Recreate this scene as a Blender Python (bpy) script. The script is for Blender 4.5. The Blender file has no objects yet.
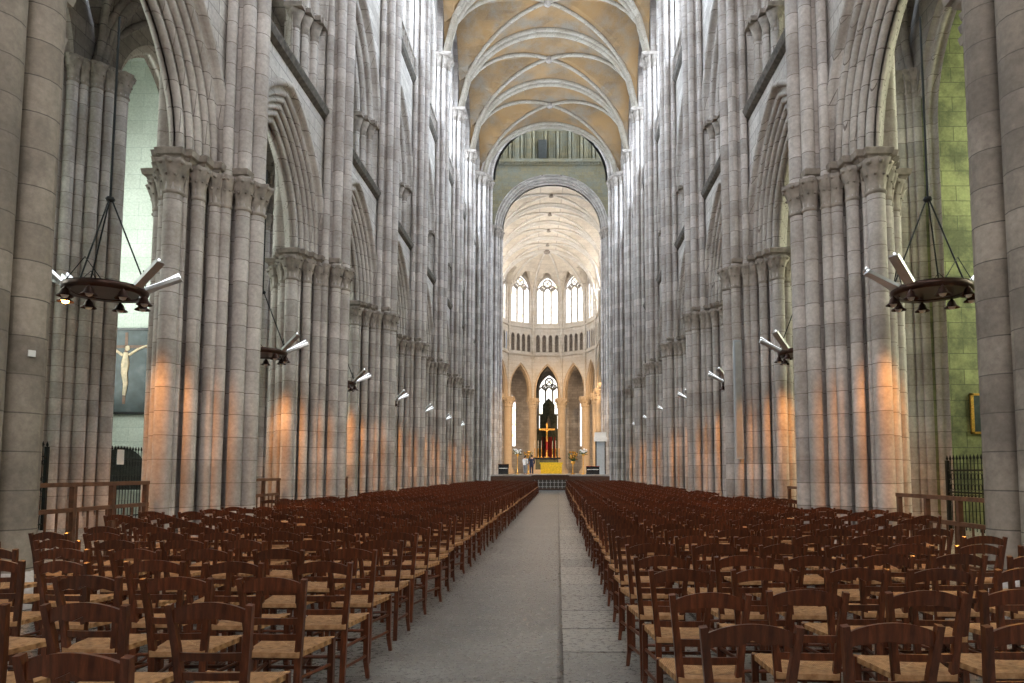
import bpy, math, random
from math import sin, cos, pi, radians, sqrt, acos, atan2
random.seed(7)
SC = bpy.context.scene
COL = SC.collection

# ------------------------------------------------------------------ camera constants
F_PX = 700.0
PITCH = radians(4.4)
CAM = (0.6, 0.0, 1.46)
VPX, HOR = 558.0, 472.0

def project(x, y, z):
    dx, dy, dz = x - CAM[0], y - CAM[1], z - CAM[2]
    zc = dy * cos(PITCH) + dz * sin(PITCH)
    yc = dz * cos(PITCH) - dy * sin(PITCH)
    if zc < 0.1:
        return None
    return (VPX + F_PX * dx / zc, HOR - F_PX * math.tan(PITCH) - F_PX * yc / zc, zc)

# ------------------------------------------------------------------ mesh helper
class MB:
    def __init__(self):
        self.v = []; self.f = []; self.s = []; self.m = []
        self.mat = 0
    def add(self, vs, fs, smooth=False, F=None):
        n = len(self.v)
        if F: vs = [F(*p) for p in vs]
        self.v.extend(vs)
        for f in fs:
            self.f.append([i + n for i in f]); self.s.append(smooth); self.m.append(self.mat)
    def box(self, x0, x1, y0, y1, z0, z1, F=None):
        vs = [(x, y, z) for z in (z0, z1) for y in (y0, y1) for x in (x0, x1)]
        self.add(vs, [(0, 2, 3, 1), (4, 5, 7, 6), (0, 1, 5, 4), (2, 6, 7, 3), (0, 4, 6, 2), (1, 3, 7, 5)], F=F)
    def hexa(self, p, F=None):
        self.add(p, [(0, 3, 2, 1), (4, 5, 6, 7), (0, 1, 5, 4), (1, 2, 6, 5), (2, 3, 7, 6), (3, 0, 4, 7)], F=F)
    def bar(self, a, b, w, h, up=(0, 0, 1), w2=None, h2=None, F=None):
        w2 = w if w2 is None else w2; h2 = h if h2 is None else h2
        d = [b[i] - a[i] for i in range(3)]
        L = sqrt(sum(c * c for c in d)) or 1; d = [c / L for c in d]
        if abs(sum(d[i] * up[i] for i in range(3))) > .98: up = (0, 1, 0)
        r = cross(d, up); l = sqrt(sum(c * c for c in r)); r = [c / l for c in r]
        u = cross(r, d)
        P = []
        for q, ww, hh in ((a, w, h), (b, w2, h2)):
            for sx, sy in ((-1, -1), (1, -1), (1, 1), (-1, 1)):
                P.append(tuple(q[i] + r[i] * sx * ww / 2 + u[i] * sy * hh / 2 for i in range(3)))
        self.hexa(P, F)
    def tube(self, pts, r, n=8, cap=True, F=None, closed=False, smooth=True):
        rs = r if isinstance(r, (list, tuple)) else [r] * len(pts)
        vs = []; N = len(pts); prev = None
        for i, p in enumerate(pts):
            a = pts[i - 1] if (i > 0 or closed) else pts[i]; b = pts[(i + 1) % N] if (i < N - 1 or closed) else pts[i]
            d = [b[k] - a[k] for k in range(3)]
            L = sqrt(sum(c * c for c in d)) or 1; d = [c / L for c in d]
            up = prev or ((0, 0, 1) if abs(d[2]) < .9 else (0, 1, 0))
            rr = cross(d, up); l = sqrt(sum(c * c for c in rr)) or 1; rr = [c / l for c in rr]
            u = cross(rr, d); prev = u
            for k in range(n):
                t = 2 * pi * k / n
                vs.append(tuple(p[j] + rs[i] * (cos(t) * rr[j] + sin(t) * u[j]) for j in range(3)))
        fs = []
        for i in range(N if closed else N - 1):
            for k in range(n):
                a = i * n + k; b = i * n + (k + 1) % n; c = ((i + 1) % N) * n + (k + 1) % n; d_ = ((i + 1) % N) * n + k
                fs.append((a, b, c, d_))
        self.add(vs, fs, smooth, F)
        if cap and not closed:
            self.add(vs[:n], [tuple(range(n))][::-1], False, F); self.add(vs[-n:], [tuple(range(n))], False, F)
    def lathe(self, prof, cx=0, cy=0, n=16, F=None, mod=None, smooth=True, cap=True):
        vs = []
        for j, (r, z) in enumerate(prof):
            for k in range(n):
                t = 2 * pi * k / n
                rr = r * (1 + (mod(t, j / (len(prof) - 1)) if mod else 0))
                vs.append((cx + rr * cos(t), cy + rr * sin(t), z))
        fs = [(j * n + k, j * n + (k + 1) % n, (j + 1) * n + (k + 1) % n, (j + 1) * n + k) for j in range(len(prof) - 1) for k in range(n)]
        self.add(vs, fs, smooth, F)
        if cap:
            self.add(vs[:n], [tuple(range(n))], False, F); self.add(vs[-n:], [tuple(range(n))], False, F)
    def ball(self, c, r, n=8, sc=(1, 1, 1), F=None):
        vs = [(c[0], c[1], c[2] - r * sc[2])]; h = n // 2
        for j in range(1, h):
            a = -pi / 2 + pi * j / h
            for k in range(n):
                t = 2 * pi * k / n
                vs.append((c[0] + r * sc[0] * cos(a) * cos(t), c[1] + r * sc[1] * cos(a) * sin(t), c[2] + r * sc[2] * sin(a)))
        vs.append((c[0], c[1], c[2] + r * sc[2])); e = len(vs) - 1
        fs = [(0, 1 + (k + 1) % n, 1 + k) for k in range(n)]
        for j in range(h - 2):
            for k in range(n):
                fs.append((1 + j * n + k, 1 + j * n + (k + 1) % n, 1 + (j + 1) * n + (k + 1) % n, 1 + (j + 1) * n + k))
        b = 1 + (h - 2) * n
        fs += [(b + k, b + (k + 1) % n, e) for k in range(n)]
        self.add(vs, fs, True, F)
    def grid(self, P, smooth=True, F=None):
        m = len(P[0]); vs = [p for row in P for p in row]
        fs = [(i * m + k, i * m + k + 1, (i + 1) * m + k + 1, (i + 1) * m + k) for i in range(len(P) - 1) for k in range(m - 1)]
        self.add(vs, fs, smooth, F)
    def prism(self, levels, F=None):
        """levels: list of (z, outline)"""
        n = len(levels[0][1]); vs = [(x, y, z) for z, o in levels for x, y in o]
        fs = [(j * n + k, j * n + (k + 1) % n, (j + 1) * n + (k + 1) % n, (j + 1) * n + k) for j in range(len(levels) - 1) for k in range(n)]
        fs.append(tuple(range(n))[::-1]); fs.append(tuple(range((len(levels) - 1) * n, len(levels) * n)))
        self.add(vs, fs, False, F)
    def mesh(self, name, *mats):
        me = bpy.data.meshes.new(name); me.from_pydata(self.v, [], self.f)
        me.polygons.foreach_set('use_smooth', self.s)
        for m in mats: me.materials.append(m)
        if len(mats) > 1: me.polygons.foreach_set('material_index', self.m)
        me.update(); return me
    def build(self, name, mat, parent=None, loc=None, rz=None):
        mats = mat if isinstance(mat, (list, tuple)) else [mat]
        o = bpy.data.objects.new(name, self.mesh(name, *mats)); COL.objects.link(o)
        if parent: o.parent = parent
        if loc: o.location = loc
        if rz is not None: o.rotation_euler = (0, 0, rz)
        return o

def cross(a, b): return [a[1] * b[2] - a[2] * b[1], a[2] * b[0] - a[0] * b[2], a[0] * b[1] - a[1] * b[0]]
def tag(o, label=None, cat=None, group=None, kind=None):
    if label: o['label'] = label
    if cat: o['category'] = cat
    if group: o['group'] = group
    if kind: o['kind'] = kind
    return o
def empty(name, loc=(0, 0, 0), rz=0, parent=None):
    o = bpy.data.objects.new(name, None); COL.objects.link(o); o.location = loc; o.rotation_euler = (0, 0, rz)
    o.empty_display_size = .2
    if parent: o.parent = parent
    return o
def inst(name, me, parent=None, loc=(0, 0, 0), rot=(0, 0, 0), scale=None):
    o = bpy.data.objects.new(name, me); COL.objects.link(o); o.parent = parent; o.location = loc; o.rotation_euler = rot
    if scale: o.scale = scale
    return o
KIDS = {}
def copy_tree(o, parent=None):
    c = o.copy(); COL.objects.link(c); c.parent = parent
    for ch in KIDS.get(o.name) or list(o.children): copy_tree(ch, c)
    return c
ORD = ['nearest', 'second', 'third', 'fourth', 'fifth', 'sixth', 'seventh', 'eighth', 'ninth', 'tenth', 'eleventh', 'twelfth', 'thirteenth',
       'fourteenth', 'fifteenth', 'sixteenth', 'seventeenth', 'eighteenth', 'nineteenth', 'twentieth', 'twenty-first', 'twenty-second', 'twenty-third',
       'twenty-fourth', 'twenty-fifth', 'twenty-sixth', 'twenty-seventh', 'twenty-eighth', 'twenty-ninth', 'thirtieth']

# ------------------------------------------------------------------ materials
def newmat(name):
    m = bpy.data.materials.new(name); m.use_nodes = True
    nt = m.node_tree; b = nt.nodes['Principled BSDF']; return m, nt, b
def N(nt, t, **kw):
    n = nt.nodes.new(t)
    for k, v in kw.items():
        if k in n.inputs: n.inputs[k].default_value = v
        else: setattr(n, k, v)
    return n
def ramp(nt, stops):
    r = nt.nodes.new('ShaderNodeValToRGB'); e = r.color_ramp.elements
    while len(e) < len(stops): e.new(.5)
    for i, (p, c) in enumerate(stops): e[i].position = p; e[i].color = (*c, 1)
    return r
def math_(nt, op, a, b=None):
    n = nt.nodes.new('ShaderNodeMath'); n.operation = op
    for i, v in enumerate((a, b)):
        if v is None: continue
        if isinstance(v, (int, float)): n.inputs[i].default_value = v
        else: nt.links.new(v, n.inputs[i])
    return n.outputs[0]
def mixc(nt, fac, a, b, mode='MIX'):
    n = nt.nodes.new('ShaderNodeMix'); n.data_type = 'RGBA'; n.blend_type = mode
    if isinstance(fac, (int, float)): n.inputs[0].default_value = fac
    else: nt.links.new(fac, n.inputs[0])
    for i, v in ((6, a), (7, b)):
        if isinstance(v, tuple): n.inputs[i].default_value = (*v, 1)
        else: nt.links.new(v, n.inputs[i])
    return n.outputs[2]

def stone(name, c1, c2, row=.36, width=.8, shaft=False, mortar=(.12, .11, .1), msize=.012, stain=(.30, .27, .24), stain_amt=.6, rough=.85, axis='xy', bump=.25, warm=None):
    m, nt, b = newmat(name); L = nt.links
    geo = nt.nodes.new('ShaderNodeNewGeometry'); sep = nt.nodes.new('ShaderNodeSeparateXYZ'); L.new(geo.outputs['Position'], sep.inputs[0])
    comb = nt.nodes.new('ShaderNodeCombineXYZ')
    s = math_(nt, 'ADD', sep.outputs[0], sep.outputs[1]) if axis == 'xy' else sep.outputs[0]
    if shaft:
        fl = math_(nt, 'FLOOR', math_(nt, 'MULTIPLY', s, 2.3)); s2 = math_(nt, 'ADD', math_(nt, 'MULTIPLY', fl, 60.0), 20.3)
        L.new(s2, comb.inputs[0])
    else: L.new(s, comb.inputs[0])
    if axis == 'floor': L.new(sep.outputs[1], comb.inputs[1])
    else: L.new(sep.outputs[2], comb.inputs[1])
    br = nt.nodes.new('ShaderNodeTexBrick'); L.new(comb.outputs[0], br.inputs['Vector'])
    br.inputs['Scale'].default_value = 1; br.inputs['Color1'].default_value = (*c1, 1); br.inputs['Color2'].default_value = (*c2, 1)
    br.inputs['Mortar'].default_value = (*mortar, 1); br.inputs['Mortar Size'].default_value = msize; br.inputs['Mortar Smooth'].default_value = .4
    br.inputs['Bias'].default_value = -.1; br.inputs['Brick Width'].default_value = 60 if shaft else width; br.inputs['Row Height'].default_value = row
    n1 = N(nt, 'ShaderNodeTexNoise', Scale=.9, Detail=7, Roughness=.65); L.new(geo.outputs['Position'], n1.inputs['Vector'])
    r1 = ramp(nt, [(.44, (0, 0, 0)), (.62, (1, 1, 1))]); L.new(n1.outputs[0], r1.inputs[0])
    c = mixc(nt, math_(nt, 'MULTIPLY', r1.outputs[0], stain_amt), br.outputs['Color'], stain)
    n2 = N(nt, 'ShaderNodeTexNoise', Scale=14, Detail=5, Roughness=.7); L.new(geo.outputs['Position'], n2.inputs['Vector'])
    r2 = ramp(nt, [(.3, (.78, .78, .78)), (.7, (1.12, 1.12, 1.12))]); L.new(n2.outputs[0], r2.inputs[0])
    c = mixc(nt, 1, c, r2.outputs[0], 'MULTIPLY')
    if warm:
        n3 = N(nt, 'ShaderNodeTexNoise', Scale=.35, Detail=3); L.new(geo.outputs['Position'], n3.inputs['Vector'])
        r3 = ramp(nt, [(.45, (0, 0, 0)), (.62, (1, 1, 1))]); L.new(n3.outputs[0], r3.inputs[0])
        c = mixc(nt, math_(nt, 'MULTIPLY', r3.outputs[0], .7), c, warm)
    L.new(c, b.inputs['Base Color']); b.inputs['Roughness'].default_value = rough
    bp = N(nt, 'ShaderNodeBump', Strength=bump, Distance=.02)
    h = math_(nt, 'ADD', math_(nt, 'MULTIPLY', br.outputs['Fac'], -1.0), math_(nt, 'MULTIPLY', n2.outputs[0], .5)); L.new(h, bp.inputs['Height']); L.new(bp.outputs[0], b.inputs['Normal'])
    return m
def plain(name, col, rough=.6, metal=0, noise=.25, scale=8, bump=0):
    m, nt, b = newmat(name); L = nt.links
    tc = nt.nodes.new('ShaderNodeTexCoord'); n = N(nt, 'ShaderNodeTexNoise', Scale=scale, Detail=5); L.new(tc.outputs['Object'], n.inputs['Vector'])
    r = ramp(nt, [(.3, tuple(c * (1 - noise) for c in col)), (.7, tuple(min(1, c * (1 + noise)) for c in col))]); L.new(n.outputs[0], r.inputs[0])
    L.new(r.outputs[0], b.inputs['Base Color']); b.inputs['Roughness'].default_value = rough; b.inputs['Metallic'].default_value = metal
    if bump:
        bp = N(nt, 'ShaderNodeBump', Strength=bump, Distance=.01); L.new(n.outputs[0], bp.inputs['Height']); L.new(bp.outputs[0], b.inputs['Normal'])
    return m
def emit(name, col, strength, tints=None):
    m, nt, b = newmat(name); L = nt.links
    b.inputs['Base Color'].default_value = (.3, .3, .3, 1); b.inputs['Roughness'].default_value = .3
    b.inputs['Emission Strength'].default_value = strength; b.inputs['Emission Color'].default_value = (*col, 1)
    if tints:
        geo = nt.nodes.new('ShaderNodeNewGeometry'); v = N(nt, 'ShaderNodeTexVoronoi', Scale=3.2); L.new(geo.outputs['Position'], v.inputs['Vector'])
        r = ramp(nt, [(0, tints[0]), (.2, col), (.7, col), (.85, tints[1]), (1, tints[2])]); L.new(v.outputs['Color'], r.inputs[0])
        L.new(r.outputs[0], b.inputs['Emission Color'])
    return m

M = {}
M['shaft'] = stone('limestone_shaft', (.63, .575, .54), (.40, .365, .345), shaft=True, row=.42, stain=(.27, .225, .19), stain_amt=.55, mortar=(.20, .165, .14), msize=.008)
M['wall'] = stone('limestone_wall', (.66, .62, .58), (.48, .44, .41), stain=(.33, .295, .26), stain_amt=.55, mortar=(.26, .24, .22))
M['arch'] = stone('limestone_arch', (.58, .53, .49), (.45, .405, .37), shaft=False, row=.42, width=.7, stain=(.3, .26, .225), stain_amt=.6, mortar=(.20, .17, .15), msize=.01)
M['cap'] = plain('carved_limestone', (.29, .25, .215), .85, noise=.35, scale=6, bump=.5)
M['web'] = stone('vault_ochre_plaster', (.225, .14, .064), (.175, .11, .054), row=.35, width=.9, mortar=(.2, .14, .08), msize=.008, stain=(.19, .17, .14), stain_amt=.75, warm=(.29, .165, .06))
M['choir'] = stone('choir_limestone', (.74, .70, .65), (.66, .62, .57), row=.45, width=.9, mortar=(.5, .45, .4), stain=(.6, .5, .38), stain_amt=.4)
M['choirweb'] = stone('choir_vault_plaster', (.72, .64, .54), (.64, .56, .46), row=.4, width=.9, mortar=(.5, .43, .36), stain=(.5, .44, .38), stain_amt=.5)
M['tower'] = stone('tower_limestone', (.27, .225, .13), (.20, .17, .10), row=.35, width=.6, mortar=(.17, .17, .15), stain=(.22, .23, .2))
M['green'] = stone('greenlit_chapel_stone', (.36, .385, .18), (.27, .29, .14), row=.42, width=.75, mortar=(.12, .13, .07), stain=(.10, .11, .06), stain_amt=.85)  # greenish stone; part of the chapel's green light is put into its colour
M['pale'] = stone('pale_chapel_plaster', (.68, .72, .66), (.6, .64, .58), row=.5, width=1.1, mortar=(.42, .48, .44), msize=.008, stain=(.5, .54, .48), stain_amt=.4)
M['dark'] = plain('dark_door_and_recess_shade', (.05, .05, .045), .9)
M['ledge'] = plain('weathered_ledge_stone', (.13, .115, .10), .9, noise=.4)
M['iron'] = plain('black_iron', (.018, .02, .02), .45, .6)
M['bronze'] = plain('dark_bronze', (.06, .032, .025), .35, .7, noise=.3)
M['steel'] = plain('brushed_steel', (.5, .5, .5), .3, .8, noise=.1)
M['gold'] = plain('gilded_metal', (.75, .42, .10), .35, .8, noise=.3, scale=20)
M['white'] = plain('white_paint', (.75, .74, .72), .6, noise=.05)
M['grey'] = plain('grey_loudspeaker_cloth', (.40, .43, .46), .6, noise=.08)
M['blackp'] = plain('black_lacquer', (.012, .012, .013), .25, noise=.1)
M['yellow'] = plain('golden_altar_front', (.85, .55, .02), .4, .2, noise=.25, scale=12)
M['red'] = plain('red_cloth', (.35, .03, .03), .8)
M['skin'] = plain('skin', (.5, .3, .22), .6, noise=.05)
M['navy'] = plain('navy_cloth', (.015, .02, .05), .8)
M['linen'] = plain('white_cloth', (.7, .7, .7), .8, noise=.05)
M['jean'] = plain('grey_cloth', (.2, .22, .25), .8)
M['hair'] = plain('brown_hair', (.04, .025, .015), .7)
M['leaf'] = plain('green_leaves', (.04, .1, .03), .6)
M['oak'] = plain('railing_oak', (.14, .062, .032), .5, noise=.35, scale=10)
M['retable'] = plain('patinated_retable', (.10, .11, .07), .6, noise=.5, scale=3)
M['glass'] = emit('daylit_clerestory_glass', (.72, .85, 1.0), 9.5)
M['glassW'] = emit('daylit_west_glass', (1.0, .97, .95), 4.6)
M['glassA'] = emit('daylit_left_chapel_glass', (.90, 1.0, .92), 5)
M['glassB'] = emit('daylit_right_chapel_glass', (.95, 1.0, .74), 7)
M['glassC'] = emit('daylit_stained_glass', (1, .99, .96), 1.2, [(1, .5, .35), (1, .8, .35), (.5, .6, .95)])
M['glassD'] = emit('daylit_choir_side_glass', (1, .98, .94), 4.2)
M['bulb'] = emit('warm_lamp_bulb', (1, .45, .1), 25)
M['tubeg'] = emit('cool_lamp_tube', (.9, .95, 1), 1.2)

def wood_mat():
    m, nt, b = newmat('chair_wood'); L = nt.links
    tc = nt.nodes.new('ShaderNodeTexCoord'); mp = N(nt, 'ShaderNodeMapping'); mp.inputs['Scale'].default_value = (20, 20, 3); L.new(tc.outputs['Object'], mp.inputs[0])
    oi = nt.nodes.new('ShaderNodeObjectInfo')
    n = N(nt, 'ShaderNodeTexNoise', Scale=2.2, Detail=6, Roughness=.6); L.new(mp.outputs[0], n.inputs['Vector'])
    r = ramp(nt, [(.3, (.040, .0125, .006)), (.55, (.11, .034, .014)), (.75, (.21, .072, .030))]); L.new(n.outputs[0], r.inputs[0])
    rv = ramp(nt, [(0, (.75, .72, .7)), (1, (1.25, 1.15, 1.1))]); L.new(oi.outputs['Random'], rv.inputs[0])
    L.new(mixc(nt, 1, r.outputs[0], rv.outputs[0], 'MULTIPLY'), b.inputs['Base Color']); b.inputs['Roughness'].default_value = .3
    return m
def rush_mat():
    m, nt, b = newmat('woven_rush'); L = nt.links
    tc = nt.nodes.new('ShaderNodeTexCoord'); sep = nt.nodes.new('ShaderNodeSeparateXYZ'); L.new(tc.outputs['Object'], sep.inputs[0])
    ax = math_(nt, 'ABSOLUTE', sep.outputs[0]); ay = math_(nt, 'ABSOLUTE', math_(nt, 'ADD', sep.outputs[1], -.015))
    mx = math_(nt, 'MAXIMUM', ax, ay)
    w = math_(nt, 'SINE', math_(nt, 'MULTIPLY', mx, 700.0))
    n = N(nt, 'ShaderNodeTexNoise', Scale=30, Detail=4); L.new(tc.outputs['Object'], n.inputs['Vector'])
    r = ramp(nt, [(.25, (.19, .09, .036)), (.5, (.39, .20, .085)), (.8, (.56, .33, .165))])
    L.new(math_(nt, 'ADD', math_(nt, 'MULTIPLY', w, .12), n.outputs[0]), r.inputs[0])
    diff = math_(nt, 'ABSOLUTE', math_(nt, 'SUBTRACT', ax, ay)); seam = math_(nt, 'LESS_THAN', diff, .004)
    L.new(mixc(nt, math_(nt, 'MULTIPLY', seam, .6), r.outputs[0], (.62, .44, .25)), b.inputs['Base Color']); b.inputs['Roughness'].default_value = .6
    bp = N(nt, 'ShaderNodeBump', Strength=.5, Distance=.003); L.new(w, bp.inputs['Height']); L.new(bp.outputs[0], b.inputs['Normal'])
    return m
M['aisle'] = stone('shaded_aisle_limestone', (.30, .265, .235), (.20, .175, .155), row=.42, stain=(.12, .10, .085), stain_amt=.7, mortar=(.09, .08, .07))  # dim aisle interior: its shade is put into the darker stone colour
M['rib'] = stone('vault_rib_limestone', (.36, .32, .26), (.29, .25, .20), row=.4, width=.6, mortar=(.2, .17, .13), stain=(.25, .2, .14), stain_amt=.5)
M['wood'] = wood_mat(); M['rush'] = rush_mat()

def floor_mat():
    m, nt, b = newmat('worn_floor_slabs'); L = nt.links
    geo = nt.nodes.new('ShaderNodeNewGeometry'); sep = nt.nodes.new('ShaderNodeSeparateXYZ'); L.new(geo.outputs['Position'], sep.inputs[0])
    comb = nt.nodes.new('ShaderNodeCombineXYZ')
    L.new(math_(nt, 'ADD', sep.outputs[0], -.62), comb.inputs[0]); L.new(math_(nt, 'ADD', sep.outputs[1], .2), comb.inputs[1])
    br = nt.nodes.new('ShaderNodeTexBrick'); L.new(comb.outputs[0], br.inputs['Vector'])
    br.offset = 0.0
    for k, v in (('Scale', 1), ('Brick Width', 1.35), ('Row Height', .86), ('Mortar Size', .022), ('Mortar Smooth', .3), ('Bias', 0)): br.inputs[k].default_value = v
    br.inputs['Color1'].default_value = (.34, .33, .31, 1); br.inputs['Color2'].default_value = (.17, .17, .17, 1); br.inputs['Mortar'].default_value = (.04, .04, .04, 1)
    n1 = N(nt, 'ShaderNodeTexNoise', Scale=1.3, Detail=8, Roughness=.6); L.new(geo.outputs['Position'], n1.inputs['Vector'])
    n2 = N(nt, 'ShaderNodeTexNoise', Scale=17, Detail=8, Roughness=.8); L.new(geo.outputs['Position'], n2.inputs['Vector'])
    lane = ramp(nt, [(.35, (.15, .148, .145)), (.65, (.235, .23, .225))]); L.new(n1.outputs[0], lane.inputs[0])
    inl = math_(nt, 'MULTIPLY', math_(nt, 'LESS_THAN', sep.outputs[0], .61), math_(nt, 'GREATER_THAN', sep.outputs[0], -3.0))
    b2 = nt.nodes.new('ShaderNodeTexBrick'); c2 = nt.nodes.new('ShaderNodeCombineXYZ'); L.new(math_(nt, 'ADD', sep.outputs[0], 3.1), c2.inputs[0]); L.new(sep.outputs[1], c2.inputs[1]); L.new(c2.outputs[0], b2.inputs['Vector'])
    for k, v in (('Scale', 1), ('Brick Width', 3.7), ('Row Height', 1.7), ('Mortar Size', .008), ('Mortar Smooth', .5)): b2.inputs[k].default_value = v
    b2.offset = 0.0
    b2.inputs['Color1'].default_value = (1.08, 1.08, 1.08, 1); b2.inputs['Color2'].default_value = (.9, .9, .9, 1); b2.inputs['Mortar'].default_value = (.55, .55, .55, 1)
    c = mixc(nt, inl, br.outputs['Color'], mixc(nt, 1, lane.outputs[0], b2.outputs['Color'], 'MULTIPLY'))
    r2 = ramp(nt, [(.40, (.74, .74, .74)), (.60, (1.25, 1.24, 1.22))]); L.new(n2.outputs[0], r2.inputs[0])
    c = mixc(nt, 1, c, r2.outputs[0], 'MULTIPLY'); L.new(c, b.inputs['Base Color'])
    rr = N(nt, 'ShaderNodeMapRange'); rr.inputs[1].default_value = .3; rr.inputs[2].default_value = .7; rr.inputs[3].default_value = .18; rr.inputs[4].default_value = .42; L.new(n2.outputs[0], rr.inputs[0]); L.new(rr.outputs[0], b.inputs['Roughness'])
    bp = N(nt, 'ShaderNodeBump', Strength=.9, Distance=.007)
    L.new(math_(nt, 'ADD', n2.outputs[0], math_(nt, 'MULTIPLY', math_(nt, 'MULTIPLY', br.outputs['Fac'], math_(nt, 'SUBTRACT', 1.0, inl)), -2.0)), bp.inputs['Height']); L.new(bp.outputs[0], b.inputs['Normal'])
    return m
M['floor'] = floor_mat()

# ------------------------------------------------------------------ architecture helpers
def arch_e(a, h): return (h * h - a * a) / (2 * a)
def arch_pts(c, a, e, o, zsp, n=10):
    """outline of the pointed arch offset o, left to right"""
    R = a + e + o; th = acos(max(-1, min(1, e / R)))
    right = [(c - e + R * cos(th * i / n), zsp + R * sin(th * i / n)) for i in range(n + 1)]
    left = [(2 * c - s, z) for s, z in right]
    return left[:-1] + right[::-1]
def apex(a, e, o): return sqrt((a + e + o) ** 2 - e * e)
def panel(mb, F, s0, s1, z0, z1, t, c, a, e, o, zsp, zb, n=10):
    A = a + o
    def q(sa, sb, za, zb_):
        if sb - sa > 1e-4 and zb_ - za > 1e-4: mb.add([(sa, t, za), (sb, t, za), (sb, t, zb_), (sa, t, zb_)], [(0, 1, 2, 3)], F=F)
    q(s0, s1, z0, zb); q(s0, c - A, zb, z1); q(c + A, s1, zb, z1)
    P = arch_pts(c, a, e, o, zsp, n)
    for (sa, za), (sb, zb_) in zip(P, P[1:]):
        mb.add([(sa, t, za), (sb, t, zb_), (sb, t, z1), (sa, t, z1)], [(0, 1, 2, 3)], F=F)
def roll_profile(o0, steps, r, end):
    """steps: (o,t) arrises; staircase from (o0,0) with a roll on every arris"""
    P = [(o0, 0)]; po = o0
    for o, t in steps:
        P.append((po, t)); C = (o + .7 * r, t + .7 * r)
        for k in range(7):
            ph = radians(-45 - 180 * k / 6); P.append((C[0] + r * cos(ph), C[1] + r * sin(ph)))
        po = o
    P.append((po, end[1])); P.append(end)
    return P
def sweep(mb, F, prof, c, a, e, zsp, zb=None, n=10):
    rows = []
    for o, t in prof:
        R = a + e + o; th = acos(max(-1, min(1, e / R)))
        pts = []
        if zb is not None: pts.append((c + a + o, t, zb))
        pts += [(c - e + R * cos(th * i / n), t, zsp + R * sin(th * i / n)) for i in range(n + 1)]
        rows.append(pts + [(2 * c - s, t_, z) for s, t_, z in pts[:-1][::-1]])
    mb.grid(rows, True, F)
def mirror_t(prof, T): return prof + [(o, T - t) for o, t in prof[::-1]]

WF = 5.8      # nave wall face
WT = 1.0      # wall thickness
BAY = 5.6
PY = [7.7 + BAY * i for i in range(8)]       # pier 0..7 centres, 7.7 .. 46.9
CROSS_Y = 52.5
def FL(s, t, z): return (-(WF + t), s, z)
def FR(s, t, z): return ((WF + t), s, z)

CAPZ = 7.2
A1 = 1.65; E1 = 1.06
STEPS = [(.66, .07), (.52, .15), (.37, .23), (.22, .31), (.06, .40)]
R1 = .07
prof1 = mirror_t(roll_profile(.85, STEPS, R1, (0, .5)), WT)
A2 = 1.35; E2 = 1.25
prof2 = roll_profile(.95, [(.68, .16), (.38, .32), (.1, .45)], .1, (0, .55))
prof2 = mirror_t(prof2, WT + .1)
A3 = 1.7; E3 = .9
prof3 = roll_profile(.55, [(.25, .3)], .09, (0, .6)); 

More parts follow.
